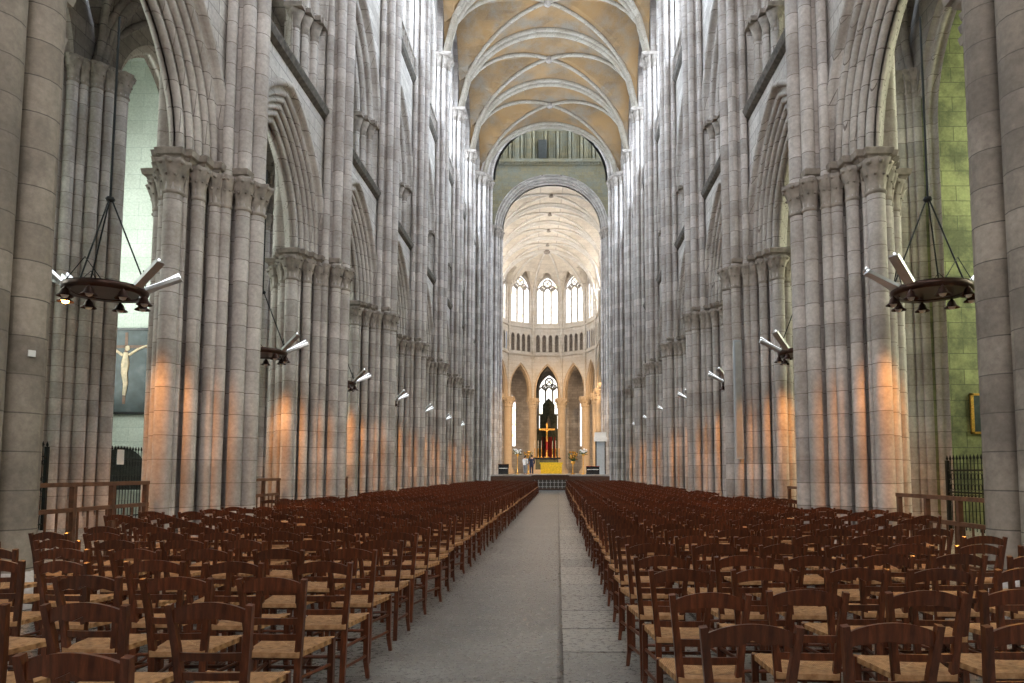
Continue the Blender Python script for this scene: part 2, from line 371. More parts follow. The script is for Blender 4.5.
def nave_bay(s0, s1, deep=True):
    """upper wall of one bay, local s range s0..s1"""
    c = (s0 + s1) / 2
    W = MB(); id_ = lambda s, t, z: (s, t, z)
    panel(W, None, s0, s1, CAPZ, 11.2, 0, c, A1, E1, .85, CAPZ, CAPZ)
    panel(W, None, s0, s1, CAPZ, 11.2, WT, c, A1, E1, .85, CAPZ, CAPZ)
    panel(W, None, s0, s1, 11.2, 18.7, 0, c, A2, E2, .95, 13.7, 11.25)
    panel(W, None, s0, s1, 11.2, 18.7, WT + .1, c, A2, E2, .95, 13.7, 11.25)
    panel(W, None, s0, s1, 18.7, 29.2, 0, c, A3, E3, .55, 23.6, 19.6)
    W.box(c - 2.4, c + 2.4, .0, WT, 11.0, 11.25)     # sill of the upper arch
    W.box(c - 2.25, c + 2.25, .02, .7, 18.7, 19.6)
    A = MB()
    sweep(A, None, prof1, c, A1, E1, CAPZ)
    # hood mould of the lower arch
    hood = [(.85, 0), (.87, -.07), (.95, -.09), (1.0, -.03), (1.02, 0)]
    sweep(A, None, hood, c, A1, E1, CAPZ)
    B = MB()
    sweep(B, None, prof2, c, A2, E2, 13.7, zb=11.25)
    sweep(B, None, [(o + .1, t) for o, t in hood], c, A2, E2, 13.7)
    Cc = MB()
    sweep(Cc, None, prof3, c, A3, E3, 23.6, zb=19.6)
    sweep(Cc, None, [(o - .8, t) for o, t in hood], c, A3, E3, 23.6)
    S = MB()
    for z in (11.25, 18.75):
        p = [(0, z - .22), (-.12, z - .14), (-.17, z - .02), (-.17, z + .03), (0, z + .12)]
        vs = [(s, t, zz) for s in (s0 + .0, s1 - .0) for t, zz in p]
        S.add(vs, [(i, i + 1, i + 6, i + 5) for i in range(4)] + [(0, 1, 2, 3, 4), (5, 6, 7, 8, 9)])
    # balustrade of the triforium passage
    Bl = MB()
    for k in range(12):
        s = s0 + .75 + k * (s1 - s0 - 1.5) / 11
        Bl.box(s - .035, s + .035, -.08, .02, 18.85, 19.6)
    Bl.box(s0 + .6, s1 - .6, -.12, .05, 19.6, 19.72)
    # small capitals of the upper arch jambs
    K = MB()
    for sg in (-1, 1):
        for o, t in [(.68, .16), (.38, .32), (.1, .45)]:
            r = .1; cs = c + sg * (A2 + o + .07); ct = t + .07
            K.lathe([(r, 13.1), (r * 1.25, 13.13), (r * 1.05, 13.18), (r * 1.5, 13.38), (r * 2.1, 13.56), (r * 1.9, 13.6)], cs, ct, n=12,
                    mod=lambda th, u: .16 * u * cos(4 * th))
            K.box(cs - .24, cs + .24, ct - .24, ct + .24, 13.6, 13.72)
        K.box(c + sg * (A2 + .85) - .25, c + sg * (A2 + .85) + .25, -.06, .3, 13.56, 13.72)
    return dict(masonry=W, arcade_arch=A, upper_arch=B, window_arch=Cc, string_course=S, balustrade=Bl, jamb_capital=K)
bay = nave_bay(-BAY / 2, BAY / 2)
BM = {k: v.mesh(k, {'masonry': M['wall'], 'string_course': M['ledge'], 'jamb_capital': M['cap']}.get(k, M['arch'])) for k, v in bay.items()}

def arch_window(idx, F, c, a, e, zsp, zb, t, glass, lights=3, w=.1, mat=None, depth=.12):
    """tracery window: mullions + rings, glass child"""
    mat = mat or M['arch']
    fr = MB(); top = apex(a, e, 0)
    P = arch_pts(c, a, e, 0, zsp, 12)
    for k in range(1, lights):
        s = c - a + 2 * a * k / lights
        fr.box(s - w / 2, s + w / 2, t - depth / 2, t + depth / 2, zb, zsp + .1, F)
    lw = a / lights
    for k in range(lights):
        cc = c - a + lw * (2 * k + 1); q = arch_pts(cc, lw, lw * .5, 0, zsp - lw * .3, 5)
        fr.tube([(s, t, z) for s, z in q], w / 2, 6, F=F)
    rr = a * .36
    for (cs, cz, r) in ((c, zsp + top * .55, rr), (c - a * .42, zsp + top * .24, rr * .62), (c + a * .42, zsp + top * .24, rr * .62)):
        fr.tube([(cs + r * cos(2 * pi * k / 16), t, cz + r * sin(2 * pi * k / 16)) for k in range(16)], w / 2, 6, closed=True, F=F)
        for j in range(4):
            an = j * pi / 2 + pi / 4
            fr.tube([(cs, t, cz), (cs + r * cos(an), t, cz + r * sin(an))], w / 3, 5, F=F)
    nb = max(2, int((zsp - zb) / .9))
    for k in range(1, nb): fr.box(c - a, c + a, t - .015, t + .015, zb + (zsp - zb) * k / nb - .015, zb + (zsp - zb) * k / nb + .015, F)
    fr.tube([(s, t, z) for s, z in [(c - a, zb)] + P + [(c + a, zb)]], w * .6, 6, F=F)
    o = fr.build('window_%d' % idx, mat); o['kind'] = 'structure'
    g = MB(); loop = [(c - a, zb)] + P + [(c + a, zb)]
    nn = len(loop)
    for tt in (t + .03, t + .05):
        g.add([(s, tt, z) for s, z in loop], [tuple(range(nn))], F=F)
    g.build('glass', glass, o)
    return o
WIN = 0
def win(*a, **k):
    global WIN
    WIN += 1
    return arch_window(WIN, *a, **k)

# nave walls
walls = {}
for side, F, sg in (('left', FL, 1), ('right', FR, -1)):
    w = empty('wall_' + side); w['kind'] = 'structure'; walls[side] = w
    for k in range(-1, 8):
        yc = PY[0] + BAY * k + BAY / 2
        if k == -1: yc = PY[0] - BAY / 2
        b = None
        # local (s,t) -> left: x=-(WF+t), y=s : rotate 90deg
        rz = pi / 2 if side == 'left' else -pi / 2
        for nm in ('masonry', 'arcade_arch', 'upper_arch', 'window_arch', 'string_course', 'balustrade', 'jamb_capital'):
            inst(nm, BM[nm], w, (-WF if side == 'left' else WF, yc, 0), (0, 0, rz))
        win(F, yc, A3, E3, 23.6, 19.7, .55, M['glass'], lights=3, w=.12)
        # back wall of triforium zone (solid behind lower part of window)
    # closure behind the camera and top
    mb = MB(); F_ = F
    mb.box(-7, PY[0] - BAY, 0, WT, 0, 29.2, F)
    mb.build('west_masonry', M['wall'], w)

# ------------------------------------------------------------------ compound piers
def arris(o, t): return (1.65 - o, t)
def pier_outline(ex=0.0, nave=.0):
    """quadrant staircase (p>0, t<.7) mirrored; ex expands"""
    q = [(.36, -.38), (.36, .0), (.50, .0), (.50, .2), (.68, .2), (.68, .2), (1.08, .2), (1.08, .4), (1.48, .4), (1.48, .58), (1.62, .58)]
    # arrises out, nooks in: build explicit
    q = [(.27, -.36), (.27, 0), (.54, 0), (.54, .14), (.80, .14), (.80, .28), (1.05, .28), (1.05, .40), (1.15, .40)]
    q = [(p + ex, t - ex) for p, t in q]
    up = q + [(p, WT - t) for p, t in q[::-1]]
    return up + [(-p, t) for p, t in up[::-1]]
def slim_outline():
    q = [(.12, -.26), (.14, .14), (.34, .17), (.38, .24), (.60, .26), (.64, .36), (.84, .38), (.88, .45), (.97, .46)]
    up = q + [(p, WT - t) for p, t in q[::-1]]
    return up + [(-p, t) for p, t in up[::-1]]
SH = []     # (p,t,r) lower shafts
for p, t, r in [(.50, .03, .11), (.80, .20, .11), (.345, .10, .045), (.66, .19, .05), (.97, .36, .05)]:
    for a in (1, -1):
        for b in (0, 1): SH.append((a * p, t if b == 0 else WT - t, r))
for a in (1, -1): SH.append((a * 1.09, .5, .155))
NS = [(0, -.52, .155), (.26, -.38, .13), (-.26, -.38, .13)]     # nave shafts
NS += [(.43, -.13, .10), (-.43, -.13, .10)]
AS = [(0, WT + .34, .13), (.24, WT + .22, .11), (-.24, WT + .22, .11)]
def lathe_shaft(r, z0, z1):
    mb = MB(); mb.lathe([(r, z0), (r, z1)], n=16 if r > .1 else 10, cap=False); return mb.mesh('shaft', M['shaft'])
def cap_mesh(r, z1, h=.62, name='capital', k=4):
    mb = MB(); z0 = z1 - h
    mb.lathe([(r * 1.0, z0 - .02), (r * 1.18, z0), (r * 1.18, z0 + .04), (r, z0 + .06), (r * 1.08, z0 + h * .35), (r * 1.3, z0 + h * .6), (r * 1.65, z0 + h * .85), (r * 1.85, z0 + h * .97), (r * 1.6, z1)], n=24,
             mod=lambda th, u: (.16 * u * cos(k * 2 * th) + .08 * u * cos(7 * th + 1)))
    for j in range(8):
        th = 2 * pi * j / 8 + .2
        for (zz, rr, q) in ((.52, 1.32, .17), (.86, 1.72, .24)):
            a = th + (0 if zz > .6 else pi / 8)
            mb.ball((r * rr * cos(a), r * rr * sin(a), z0 + h * zz), r * q * 1.3, 6, (1, 1, .8))
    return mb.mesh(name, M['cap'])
def base_mesh(r):
    mb = MB()
    mb.lathe([(r * 1.5, 0), (r * 1.5, .18), (r * 1.38, .22), (r * 1.42, .27), (r * 1.2, .31), (r * 1.12, .36), (r, .39)], n=14, cap=False)
    return mb.mesh('shaft_base', M['shaft'])
rset = sorted({r for _, _, r in SH + NS + AS})
m_sh = {r: lathe_shaft(r, .3, 6.62) for r in rset}; m_cap = {r: cap_mesh(r, 7.02, .60) for r in rset}; m_base = {r: base_mesh(r) for r in rset}
m_wsh = {r: lathe_shaft(r * .96, 7.0, 23.05) for _, _, r in NS}; m_wcap = {r: cap_mesh(r, 23.3, .6, 'vault_capital') for _, _, r in NS}
m_ash = {r: lathe_shaft(r * .96, 7.0, 12.4) for _, _, r in AS}
mb = MB(); mb.prism([(0, pier_outline(.1)), (.3, pier_outline(.1)), (.36, slim_outline()), (.5, slim_outline()), (6.6, slim_outline()), (6.98, slim_outline())]); m_core = mb.mesh('core', M['shaft'])
mb = MB(); mb.prism([(6.95, pier_outline(-.01)), (7.02, pier_outline(.07)), (7.08, pier_outline(.09)), (7.1, pier_outline(.14)), (7.2, pier_outline(.16)), (7.24, pier_outline(.1))]); m_ab = mb.mesh('abacus', M['cap'])
mb = MB(); mb.prism([(7.2, [(-.28, -.30), (-.34, .02), (.34, .02), (.28, -.30)]), (29, [(-.28, -.30), (-.34, .02), (.34, .02), (.28, -.30)])]); m_pil = mb.mesh('wall_pilaster', M['shaft'])
mb = MB(); mb.prism([(7.2, [(-.3, 1.0), (-.3, 1.22), (.3, 1.22), (.3, 1.0)]), (16, [(-.3, 1.0), (-.3, 1.22), (.3, 1.22), (.3, 1.0)])]); m_pil2 = mb.mesh('aisle_pilaster', M['shaft'])
mb = MB(); mb.prism([(23.3, [(-.56, -.72), (-.56, .02), (.56, .02), (.56, -.72)]), (23.36, [(-.62, -.8), (-.62, .02), (.62, .02), (.62, -.8)]), (23.46, [(-.62, -.8), (-.62, .02), (.62, .02), (.62, -.8)])]); m_vab = mb.mesh('vault_abacus', M['cap'])
M['pier_dark'] = stone('darker_foremost_pier', (.37, .31, .26), (.23, .19, .155), shaft=True, row=.42, stain=(.15, .125, .105), stain_amt=.7, mortar=(.12, .10, .085), msize=.008)  # darker tone of the shaft stone for the foremost piers
m_big = lathe_shaft(.25, .3, 23.3); m_big.materials[0] = M['pier_dark']; m_bigb = base_mesh(.25)
COUNT = ['foremost', 'second', 'third', 'fourth', 'fifth', 'sixth', 'seventh', 'eighth']
for side in ('left', 'right'):
    for k, y in enumerate(PY):
        rz = pi / 2 if side == 'left' else -pi / 2
        P = empty('compound_pier', (-WF if side == 'left' else WF, y, 0), rz)
        look = {0: 'round-shafted grey stone pier at the %s edge of the picture' % side,
                1: 'big clustered stone pier with carved capitals beside the %s hanging ring lamp' % side}.get(k, '%s clustered stone pier from the front along the %s of the nave' % (COUNT[k], side))
        tag(P, look, 'pillar', 'stone piers on the %s side of the nave' % side)
        inst('core', m_core, P); inst('abacus', m_ab, P); inst('wall_pilaster', m_pil, P); inst('aisle_pilaster', m_pil2, P); inst('vault_abacus', m_vab, P)
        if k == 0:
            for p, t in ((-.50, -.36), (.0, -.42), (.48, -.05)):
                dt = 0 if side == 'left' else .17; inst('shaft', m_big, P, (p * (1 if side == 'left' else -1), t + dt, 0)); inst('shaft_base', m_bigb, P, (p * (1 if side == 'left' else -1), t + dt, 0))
        for p, t, r in SH + (NS if k else []) + AS:
            inst('shaft', m_sh[r], P, (p, t, 0)); inst('shaft_base', m_base[r], P, (p, t, 0))
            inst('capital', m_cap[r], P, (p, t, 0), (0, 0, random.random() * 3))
        for p, t, r in (NS if k else []):
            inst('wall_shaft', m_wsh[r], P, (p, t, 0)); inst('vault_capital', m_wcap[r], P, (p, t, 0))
        for p, t, r in AS: inst('aisle_shaft', m_ash[r], P, (p, t, 0))

# ------------------------------------------------------------------ vaults
def vault(mb, x0, x1, y0, y1, zs, h, n=16):
    cx, cy = (x0 + x1) / 2, (y0 + y1) / 2; a, b = (x1 - x0) / 2, (y1 - y0) / 2
    def prof(half, u):
        e = arch_e(half, h) if h > half else 0.001
        if h <= half: return h * sqrt(max(0, 1 - u * u))
        R = half + e; s = abs(u) * half + e
        return sqrt(max(0, R * R - s * s))
    P = []
    for j in range(n + 1):
        v = -1 + 2 * j / n; row = []
        for i in range(n + 1):
            u = -1 + 2 * i / n
            row.append((cx + a * u, cy + b * v, zs + max(prof(a, u), prof(b, v))))
        P.append(row)
    mb.grid(P, False)
    return prof, cx, cy, a, b
def rib_profile_tube(mb, pts, r=.12):
    mb.tube(pts, r, 8, cap=False)
def vault_bay(parent, x0, x1, y0, y1, zs, h, web, rib, r=.13, boss=True, trans=True, rdiag=None):
    mb = MB(); prof, cx, cy, a, b = vault(mb, x0, x1, y0, y1, zs, h, 20)
    mb.build('vault_web', web, parent)
    n = 20; rd = rdiag or r * .8
    for sgn in (1, -1):
        q = MB(); pts = [(cx + a * u, cy + sgn * b * u, zs - .08 + prof(a, u)) for u in [-1 + 2 * i / n for i in range(n + 1)]]
        rib_profile_tube(q, pts, rd); q.build('diagonal_rib', rib, parent)
    if trans:
        q = MB()
        pts = lambda dz, dy: [(cx + a * u, y1 + dy, zs + dz + prof(a, u)) for u in [-1 + 2 * i / n for i in range(n + 1)]]
        rib_profile_tube(q, pts(-.2, 0), r * 1.15); rib_profile_tube(q, pts(-.06, r * 1.5), r); rib_profile_tube(q, pts(-.06, -r * 1.5), r)
        q.build('transverse_rib', rib, parent)
    if boss:
        q = MB(); q.lathe([(.05, zs + h - .35), (.16, zs + h - .32), (.22, zs + h - .22), (.24, zs + h - .1), (.2, zs + h + .05)], cx, cy, 12, mod=lambda th, u: .15 * cos(5 * th)); q.build('boss', M['cap'], parent)
ceil = empty('ceiling'); ceil['kind'] = 'structure'
for k in range(-2, 8):
    y0 = PY[0] + BAY * k
    y1 = y0 + BAY if k < 7 else CROSS_Y + .4
    vault_bay(ceil, -5.45, 5.45, y0, y1, 23.35, 5.3, M['web'], M['rib'], r=.15)

# ------------------------------------------------------------------ floor
mb = MB(); mb.box(-20, 20, -7, 120, -.3, 0); o = mb.build('floor', M['floor']); o['kind'] = 'structure'

# ------------------------------------------------------------------ aisles + chapels
XAS = {'left': 12.4, 'right': 10.5}; XC = 15.8
for side, sg in (('left', -1), ('right', 1)):
    XA = XAS[side]; ZS = 12.4 if side == 'left' else 10.9; ZH = 16.2
    Fp = (lambda s, t, z, sg=sg: (sg * (XA + t), s, z)); Fo = (lambda s, t, z, sg=sg: (sg * (XC + t), s, z))
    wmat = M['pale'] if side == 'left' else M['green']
    W = empty('wall_aisle_' + side); W['kind'] = 'structure'
    for k in range(-1, 8):
        yc = PY[0] + BAY * (k + .5) 
        mb = MB(); panel(mb, Fp, yc - BAY / 2, yc + BAY / 2, 0, 16.5, 0, yc, 1.55 if side == 'left' else 2.2, 1.1, .35, ZS, 0); mb.build('chapel_front', M['aisle'], W)
        mb = MB(); sweep(mb, Fp, roll_profile(.35, [(.12, .18)], .08, (0, .4)), yc, 1.55 if side == 'left' else 2.2, 1.1, ZS, zb=0); mb.build('chapel_arch', M['arch'], W)
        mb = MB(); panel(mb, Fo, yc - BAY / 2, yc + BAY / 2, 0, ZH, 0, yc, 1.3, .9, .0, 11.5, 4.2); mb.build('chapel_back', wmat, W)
        win(Fo, yc, 1.3, .9, 11.5, 4.2, .1, M['glassA'] if side == 'left' else M['glassB'], lights=2, w=.1)
        x0, x1 = sorted((sg * (XA + .1), sg * XC))
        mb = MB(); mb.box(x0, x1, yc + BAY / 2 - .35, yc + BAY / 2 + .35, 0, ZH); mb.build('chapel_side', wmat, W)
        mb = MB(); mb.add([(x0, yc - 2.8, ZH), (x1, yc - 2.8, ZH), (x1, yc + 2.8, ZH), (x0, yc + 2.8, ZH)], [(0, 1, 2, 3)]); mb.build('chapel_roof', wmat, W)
    mb = MB(); x0, x1 = sorted((sg * WF, sg * (XC + .3))); mb.box(x0, x1, 1.7, 2.1, 0, 17); mb.build('west_closure', M['wall'], W)
    xa, xb = sorted((sg * (WF + WT + .3), sg * (XA - .2)))
    C = empty('ceiling_aisle_' + side); C['kind'] = 'structure'
    for k in range(-1, 8):
        y0 = PY[0] + BAY * k
        vault_bay(C, xa - .15, xb + .15, y0, y0 + BAY, 12.6, 3.3, M['aisle'], M['aisle'], r=.11)
# responds on the aisle wall
RS = [(0, -.75, .17), (.27, -.58, .12), (-.27, -.58, .12), (.48, -.38, .15), (-.48, -.38, .15), (.68, -.16, .11), (-.68, -.16, .11), (.86, .02, .14), (-.86, .02, .14)]
m_rs = {}
for _, _, r in RS:
    if r not in m_rs:
        m_rs[r] = lathe_shaft(r, .3, 12.0)
m_rb = {r: base_mesh(r) for _, _, r in RS}; m_rc = {r: cap_mesh(r, 12.6, .7) for _, _, r in RS}
mb = MB(); mb.prism([(0, [(-1, .3), (-1, -.05), (-.3, -.75), (.3, -.75), (1, -.05), (1, .3)]), (.3, [(-1, .3), (-1, -.05), (-.3, -.75), (.3, -.75), (1, -.05), (1, .3)]), (.36, [(-.9, .3), (-.85, .0), (-.2, -.55), (.2, -.55), (.85, .0), (.9, .3)]), (12.6, [(-.9, .3), (-.85, .0), (-.2, -.55), (.2, -.55), (.85, .0), (.9, .3)])]); m_rcore = mb.mesh('core', M['shaft'])
for side in ('left', 'right'):
    for k, y in enumerate(PY[:]):
        if k == 0 or k > 4: continue
        rz = pi / 2 if side == 'left' else -pi / 2
        P = empty('wall_pier', (-XAS[side] if side == 'left' else XAS[side], y, 0), rz)
        tag(P, '%s tall clustered shafts against the %s aisle wall beyond the arches' % (COUNT[k - 1], side), 'pillar', 'wall piers along the %s aisle' % side)
        P.scale = (1 if side == 'left' else .36, 1, 1)
        inst('core', m_rcore, P)
        for p, t, r in RS:
            inst('shaft', m_rs[r], P, (p, t, 0)); inst('shaft_base', m_rb[r], P, (p, t, 0)); inst('capital', m_rc[r], P, (p, t, 0))

# ------------------------------------------------------------------ west end (behind the camera)
FW = lambda s, t, z: (s, -6.0 - t, z)
W = MB(); panel(W, FW, -7.3, 7.3, 0, 29.2, 0, 0, 3.6, 1.5, 0, 17, 9); W.box(-1.6, 1.6, -6.1, -5.95, 0, 4.5)
W = W.build('wall_back', M['wall']); W['kind'] = 'structure'
win(FW, 0, 3.6, 1.5, 17, 9, .1, M['glassW'], lights=5, w=.2)

# ------------------------------------------------------------------ crossing
def crossing_pier(x, y, label):
    P = empty('crossing_pier', (x, y, 0)); tag(P, label, 'pillar', 'tall crossing piers')
    mb = MB(); n = 24; mb.lathe([(1.5, 0), (1.5, .5), (1.38, .6), (1.38, 24.2)], n=8); mb.build('core', M['shaft'], P)
    sh = []
    for j in range(20):
        th = 2 * pi * j / 20; r = .17 if j % 2 == 0 else .11; d = 1.48
        d += .12 if j % 5 == 0 else 0
        sh.append((d * cos(th), d * sin(th), r))
    for (a, b, r) in sh:
        q = inst('shaft', XS[r], P, (a, b, 0)); inst('capital', XC_[r], P, (a, b, 0))
    mb = MB(); mb.lathe([(1.55, 24.1), (1.8, 24.2), (1.85, 24.35), (1.75, 24.45)], n=16, cap=True, smooth=False); mb.build('abacus', M['cap'], P)
XS = {r: lathe_shaft(r, 0, 23.6) for r in (.17, .11)}; XC_ = {r: cap_mesh(r, 24.15, .7) for r in (.17, .11)}
Y1, Y2 = CROSS_Y + .9, 65.0
crossing_pier(-6.3, Y1, 'near left crossing pier of slender bundled shafts under the big arch')
crossing_pier(6.3, Y1, 'near right crossing pier of slender bundled shafts under the big arch')
crossing_pier(-6.4, Y2, 'far left crossing pier where the bright choir begins')
crossing_pier(6.4, Y2, 'far right crossing pier where the bright choir begins')
def cross_arch(name, yc, a, h, ztop, mat, zsp=24.3, o0=1.2):
    e = arch_e(a, h); W = empty(name); W['kind'] = 'structure'
    F = lambda s, t, z: (s, yc - .9 + t, z)
    pr = mirror_t(roll_profile(o0, [(.7 * o0, .2), (.42 * o0, .42), (.15 * o0, .62)], .11 * o0, (0, .9)), 1.8)
    mb = MB(); sweep(mb, F, pr, 0, a, e, zsp, n=16); mb.build('arch_moulding', M['arch'], W)
    for t in (0, 1.8):
        mb = MB(); panel(mb, F, -8.5, 8.5, zsp, ztop, t, 0, a, e, o0, zsp, zsp, 16); mb.build('masonry', mat, W)
    return W
cross_arch('wall_crossing_west', Y1, 4.35, 4.4, 31, M['wall'])
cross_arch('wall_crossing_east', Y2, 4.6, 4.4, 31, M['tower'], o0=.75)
# lantern
W = empty('wall_lantern'); W['kind'] = 'structure'
mb = MB(); yE = Y2 - .9
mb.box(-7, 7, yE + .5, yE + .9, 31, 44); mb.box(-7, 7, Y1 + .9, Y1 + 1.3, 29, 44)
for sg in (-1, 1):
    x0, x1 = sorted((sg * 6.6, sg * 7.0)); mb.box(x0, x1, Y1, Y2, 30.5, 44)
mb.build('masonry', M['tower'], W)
mb = MB(); mb.box(-6.8, 6.8, yE - .25, yE + .05, 30.6, 30.9); mb.box(-6.8, 6.8, yE - .12, yE + .05, 30.35, 30.6)
for k in range(46): mb.box(-6.75 + k * .3, -6.6 + k * .3, yE - .22, yE - .05, 30.42, 30.6)
mb.build('cornice', M['tower'], W)
mb = MB()
for k in range(12):
    x = -6.2 + k * 1.13
    mb.tube([(x, yE + .3, 30.9), (x, yE + .3, 36)], .12, 8); mb.tube([(x + .28, yE + .42, 30.9), (x + .28, yE + .42, 36)], .07, 8)
    mb.tube([(x - .28, yE + .42, 30.9), (x - .28, yE + .42, 36)], .07, 8)
for k in range(11):
    x = -6.2 + (k + .5) * 1.13; q = arch_pts(x, .5, .3, 0, 35.2, 6); mb.tube([(a, yE + .32, z) for a, z in q], .09, 6)
mb.build('blind_arcade', M['tower'], W)
mb = MB(); mb.box(-1.25, -.45, yE + .08, yE + .5, 31.1, 32.9); mb.build('door_opening', M['dark'], W)
mb = MB(); mb.add([(-7, Y1, 44), (7, Y1, 44), (7, Y2, 44), (-7, Y2, 44)], [(0, 1, 2, 3)]); mb.build('lantern_roof', M['tower'], W)
# lantern windows
for sg in (-1, 1):
    F = lambda s, t, z, sg=sg: (sg * (6.58 - t), s, z)
    for c in (Y1 + 3, Y2 - 3): win(F, c, 1.4, 1, 39, 33, .0, M['glass'], lights=2, w=.12)
# transept arms
for side, sg in (('left', -1), ('right', 1)):
    W = empty('wall_transept_' + side); W['kind'] = 'structure'
    F = lambda s, t, z, sg=sg: (sg * (20 + t), s, z)
    mb = MB(); panel(mb, F, Y1 - 1, Y2 + 1, 0, 29, 0, (Y1 + Y2) / 2, 4.0, 1.5, 0, 18, 8)
    for y in (Y1 - 1.2, Y2 + 1): 
        x0, x1 = sorted((sg * 7.2, sg * 20)); mb.box(x0, x1, y, y + .2, 0, 29)
    x0, x1 = sorted((sg * 6.0, sg * 20)); mb.add([(x0, Y1 - 1, 29), (x1, Y1 - 1, 29), (x1, Y2 + 1, 29), (x0, Y2 + 1, 29)], [(0, 1, 2, 3)])
    mb.build('masonry', M['wall'], W)
    win(F, (Y1 + Y2) / 2, 4.0, 1.5, 18, 8, .1, M['glass'], lights=5, w=.2)

# ------------------------------------------------------------------ choir
DZ = 1.25
CY = 85.0; CR = 6.1
def colmesh():
    mb = MB(); mb.lathe([(.85, DZ), (.85, DZ + .3), (.72, DZ + .45), (.74, DZ + .55), (.52, DZ + .75), (.52, 10.0)], n=24, cap=False); s = mb.mesh('shaft', M['choirc'])
    mb = MB(); mb.lathe([(.52, 9.7), (.6, 9.75), (.6, 9.85), (.54, 9.9), (.6, 10.3), (.8, 10.7), (.85, 10.8), (.85, 11.0)], n=28, mod=lambda th, u: (.09 * sin(pi * u) * cos(8 * th)))
    for j in range(8):
        for zz, rr in ((10.25, .66), (10.62, .82)):
            a = 2 * pi * j / 8 + (.4 if zz < 10.4 else 0); mb.ball((rr * cos(a), rr * sin(a), zz), .12, 6)
    c = mb.mesh('capital', M['choirc'])
    return s, c
M['choirc'] = stone('warm_choir_column', (.66, .54, .40), (.60, .48, .35), row=.6, width=3, shaft=True, mortar=(.5, .4, .3), stain=(.55, .42, .28), stain_amt=.4)
cs, cc = colmesh()
def choir_bay(F, L, parent, glass):
    a = L / 2 - .55; h = 15.6 - 12.0; e = max(.01, arch_e(a + .35, h) )
    c = 0; W = MB()
    panel(W, F, -L / 2, L / 2, 11.0, 16.6, 0, c, a, e, .35, 12.0, 11.0)
    W.build('spandrel', M['choir'], parent)
    W = MB(); sweep(W, F, mirror_t(roll_profile(.35, [(.14, .14)], .1, (0, .45)), .9), c, a, e, 12.0, zb=11.0); W.build('arcade_arch', M['choirc'], parent)
    W = MB(); W.box(-L / 2, L / 2, -.14, .1, 16.6, 16.85, F); W.box(-L / 2, L / 2, -.14, .1, 20.2, 20.45, F)
    for s in (-L / 2, L / 2): W.tube([F(s, -.12, 11), F(s, -.12, 22.5)], .12, 8)
    W.build('string_course', M['choir'], parent)
    # triforium
    n = 4; w = (L - .5) / n; W = MB()
    for k in range(n):
        s = -L / 2 + .25 + w * (k + .5); panel(W, F, s - w / 2, s + w / 2, 16.85, 20.2, 0, s, w * .3, w * .25, 0, 19.0, 17.1, 6)
        W.tube([F(s - w / 2, -.03, 17.1), F(s - w / 2, -.03, 19.0)], .06, 8)
    for s in (-L / 2 + .12, L / 2 - .12): W.box(s - .13, s + .13, -.01, .1, 16.85, 20.2, F)
    W.build('triforium', M['choir'], parent)
    W = MB(); W.add([(-L / 2, .5, 16.8), (L / 2, .5, 16.8), (L / 2, .5, 20.3), (-L / 2, .5, 20.3)], [(0, 1, 2, 3)], F=F); W.build('triforium_back', M['cap'], parent)
    W = MB(); aw = L / 2 - .42; ew = aw * .45; zsp = 27.2 - apex(aw, ew, 0)
    panel(W, F, -L / 2, L / 2, 20.45, 28.6, 0, 0, aw, ew, 0, zsp, 20.9); sweep(W, F, [(0, 0), (0, .3)], 0, aw, ew, zsp, zb=20.9); W.build('clerestory', M['choir'], parent)
    win(F, 0, aw, ew, zsp, 20.9, .25, glass, lights=3, w=.2, mat=M['wall'], depth=.2)
CH = empty('wall_choir'); CH['kind'] = 'structure'
ys = [65.0 + 5 * k for k in range(5)]
for sg in (-1, 1):
    for k in range(4):
        yc = (ys[k] + ys[k + 1]) / 2
        F = lambda s, t, z, sg=sg, yc=yc: (sg * (CR + t), yc + s, z)
        choir_bay(F, 5.0, CH, M['glassD'])
ang = [radians(-72 + 36 * k) for k in range(5)]
for an in ang:
    ap = CR * cos(radians(18)); L = 2 * CR * sin(radians(18))
    F = lambda s, t, z, an=an: (sin(an) * (ap + t) + cos(an) * s, CY + cos(an) * (ap + t) - sin(an) * s, z)
    choir_bay(F, L, CH, M['glassC'])
pos = [(sg * CR, y) for y in ys[1:4] for sg in (-1, 1)] + [(CR * sin(radians(a)), CY + CR * cos(radians(a))) for a in (-90, -54, -18, 18, 54, 90)]
names = ['%s %s column' % (s, q) for q in ('second', 'third', 'fourth') for s in ('left', 'right')]
lab = []
for q in ('first', 'second', 'third'):
    for s in ('left', 'right'): lab.append('pale round column, %s along the %s side of the choir' % (q, s))
lab += ['round apse column furthest left in the curved end', 'round apse column second from the left, beside the standing visitors', 'round apse column just left of the gilded crucifix',
        'round apse column just right of the gilded crucifix', 'round apse column second from the right in the curved end', 'round apse column furthest right in the curved end']
for (x, y), l in zip(pos, lab):
    C_ = empty('choir_column', (x, y, 0)); tag(C_, l, 'column', 'round columns of the choir'); inst('shaft', cs, C_); inst('capital', cc, C_)
cc_ = empty('ceiling_choir'); cc_['kind'] = 'structure'
for k in range(4): vault_bay(cc_, -CR, CR, ys[k], ys[k + 1], 22.9, 6.0, M['choirweb'], M['choir'], r=.16)
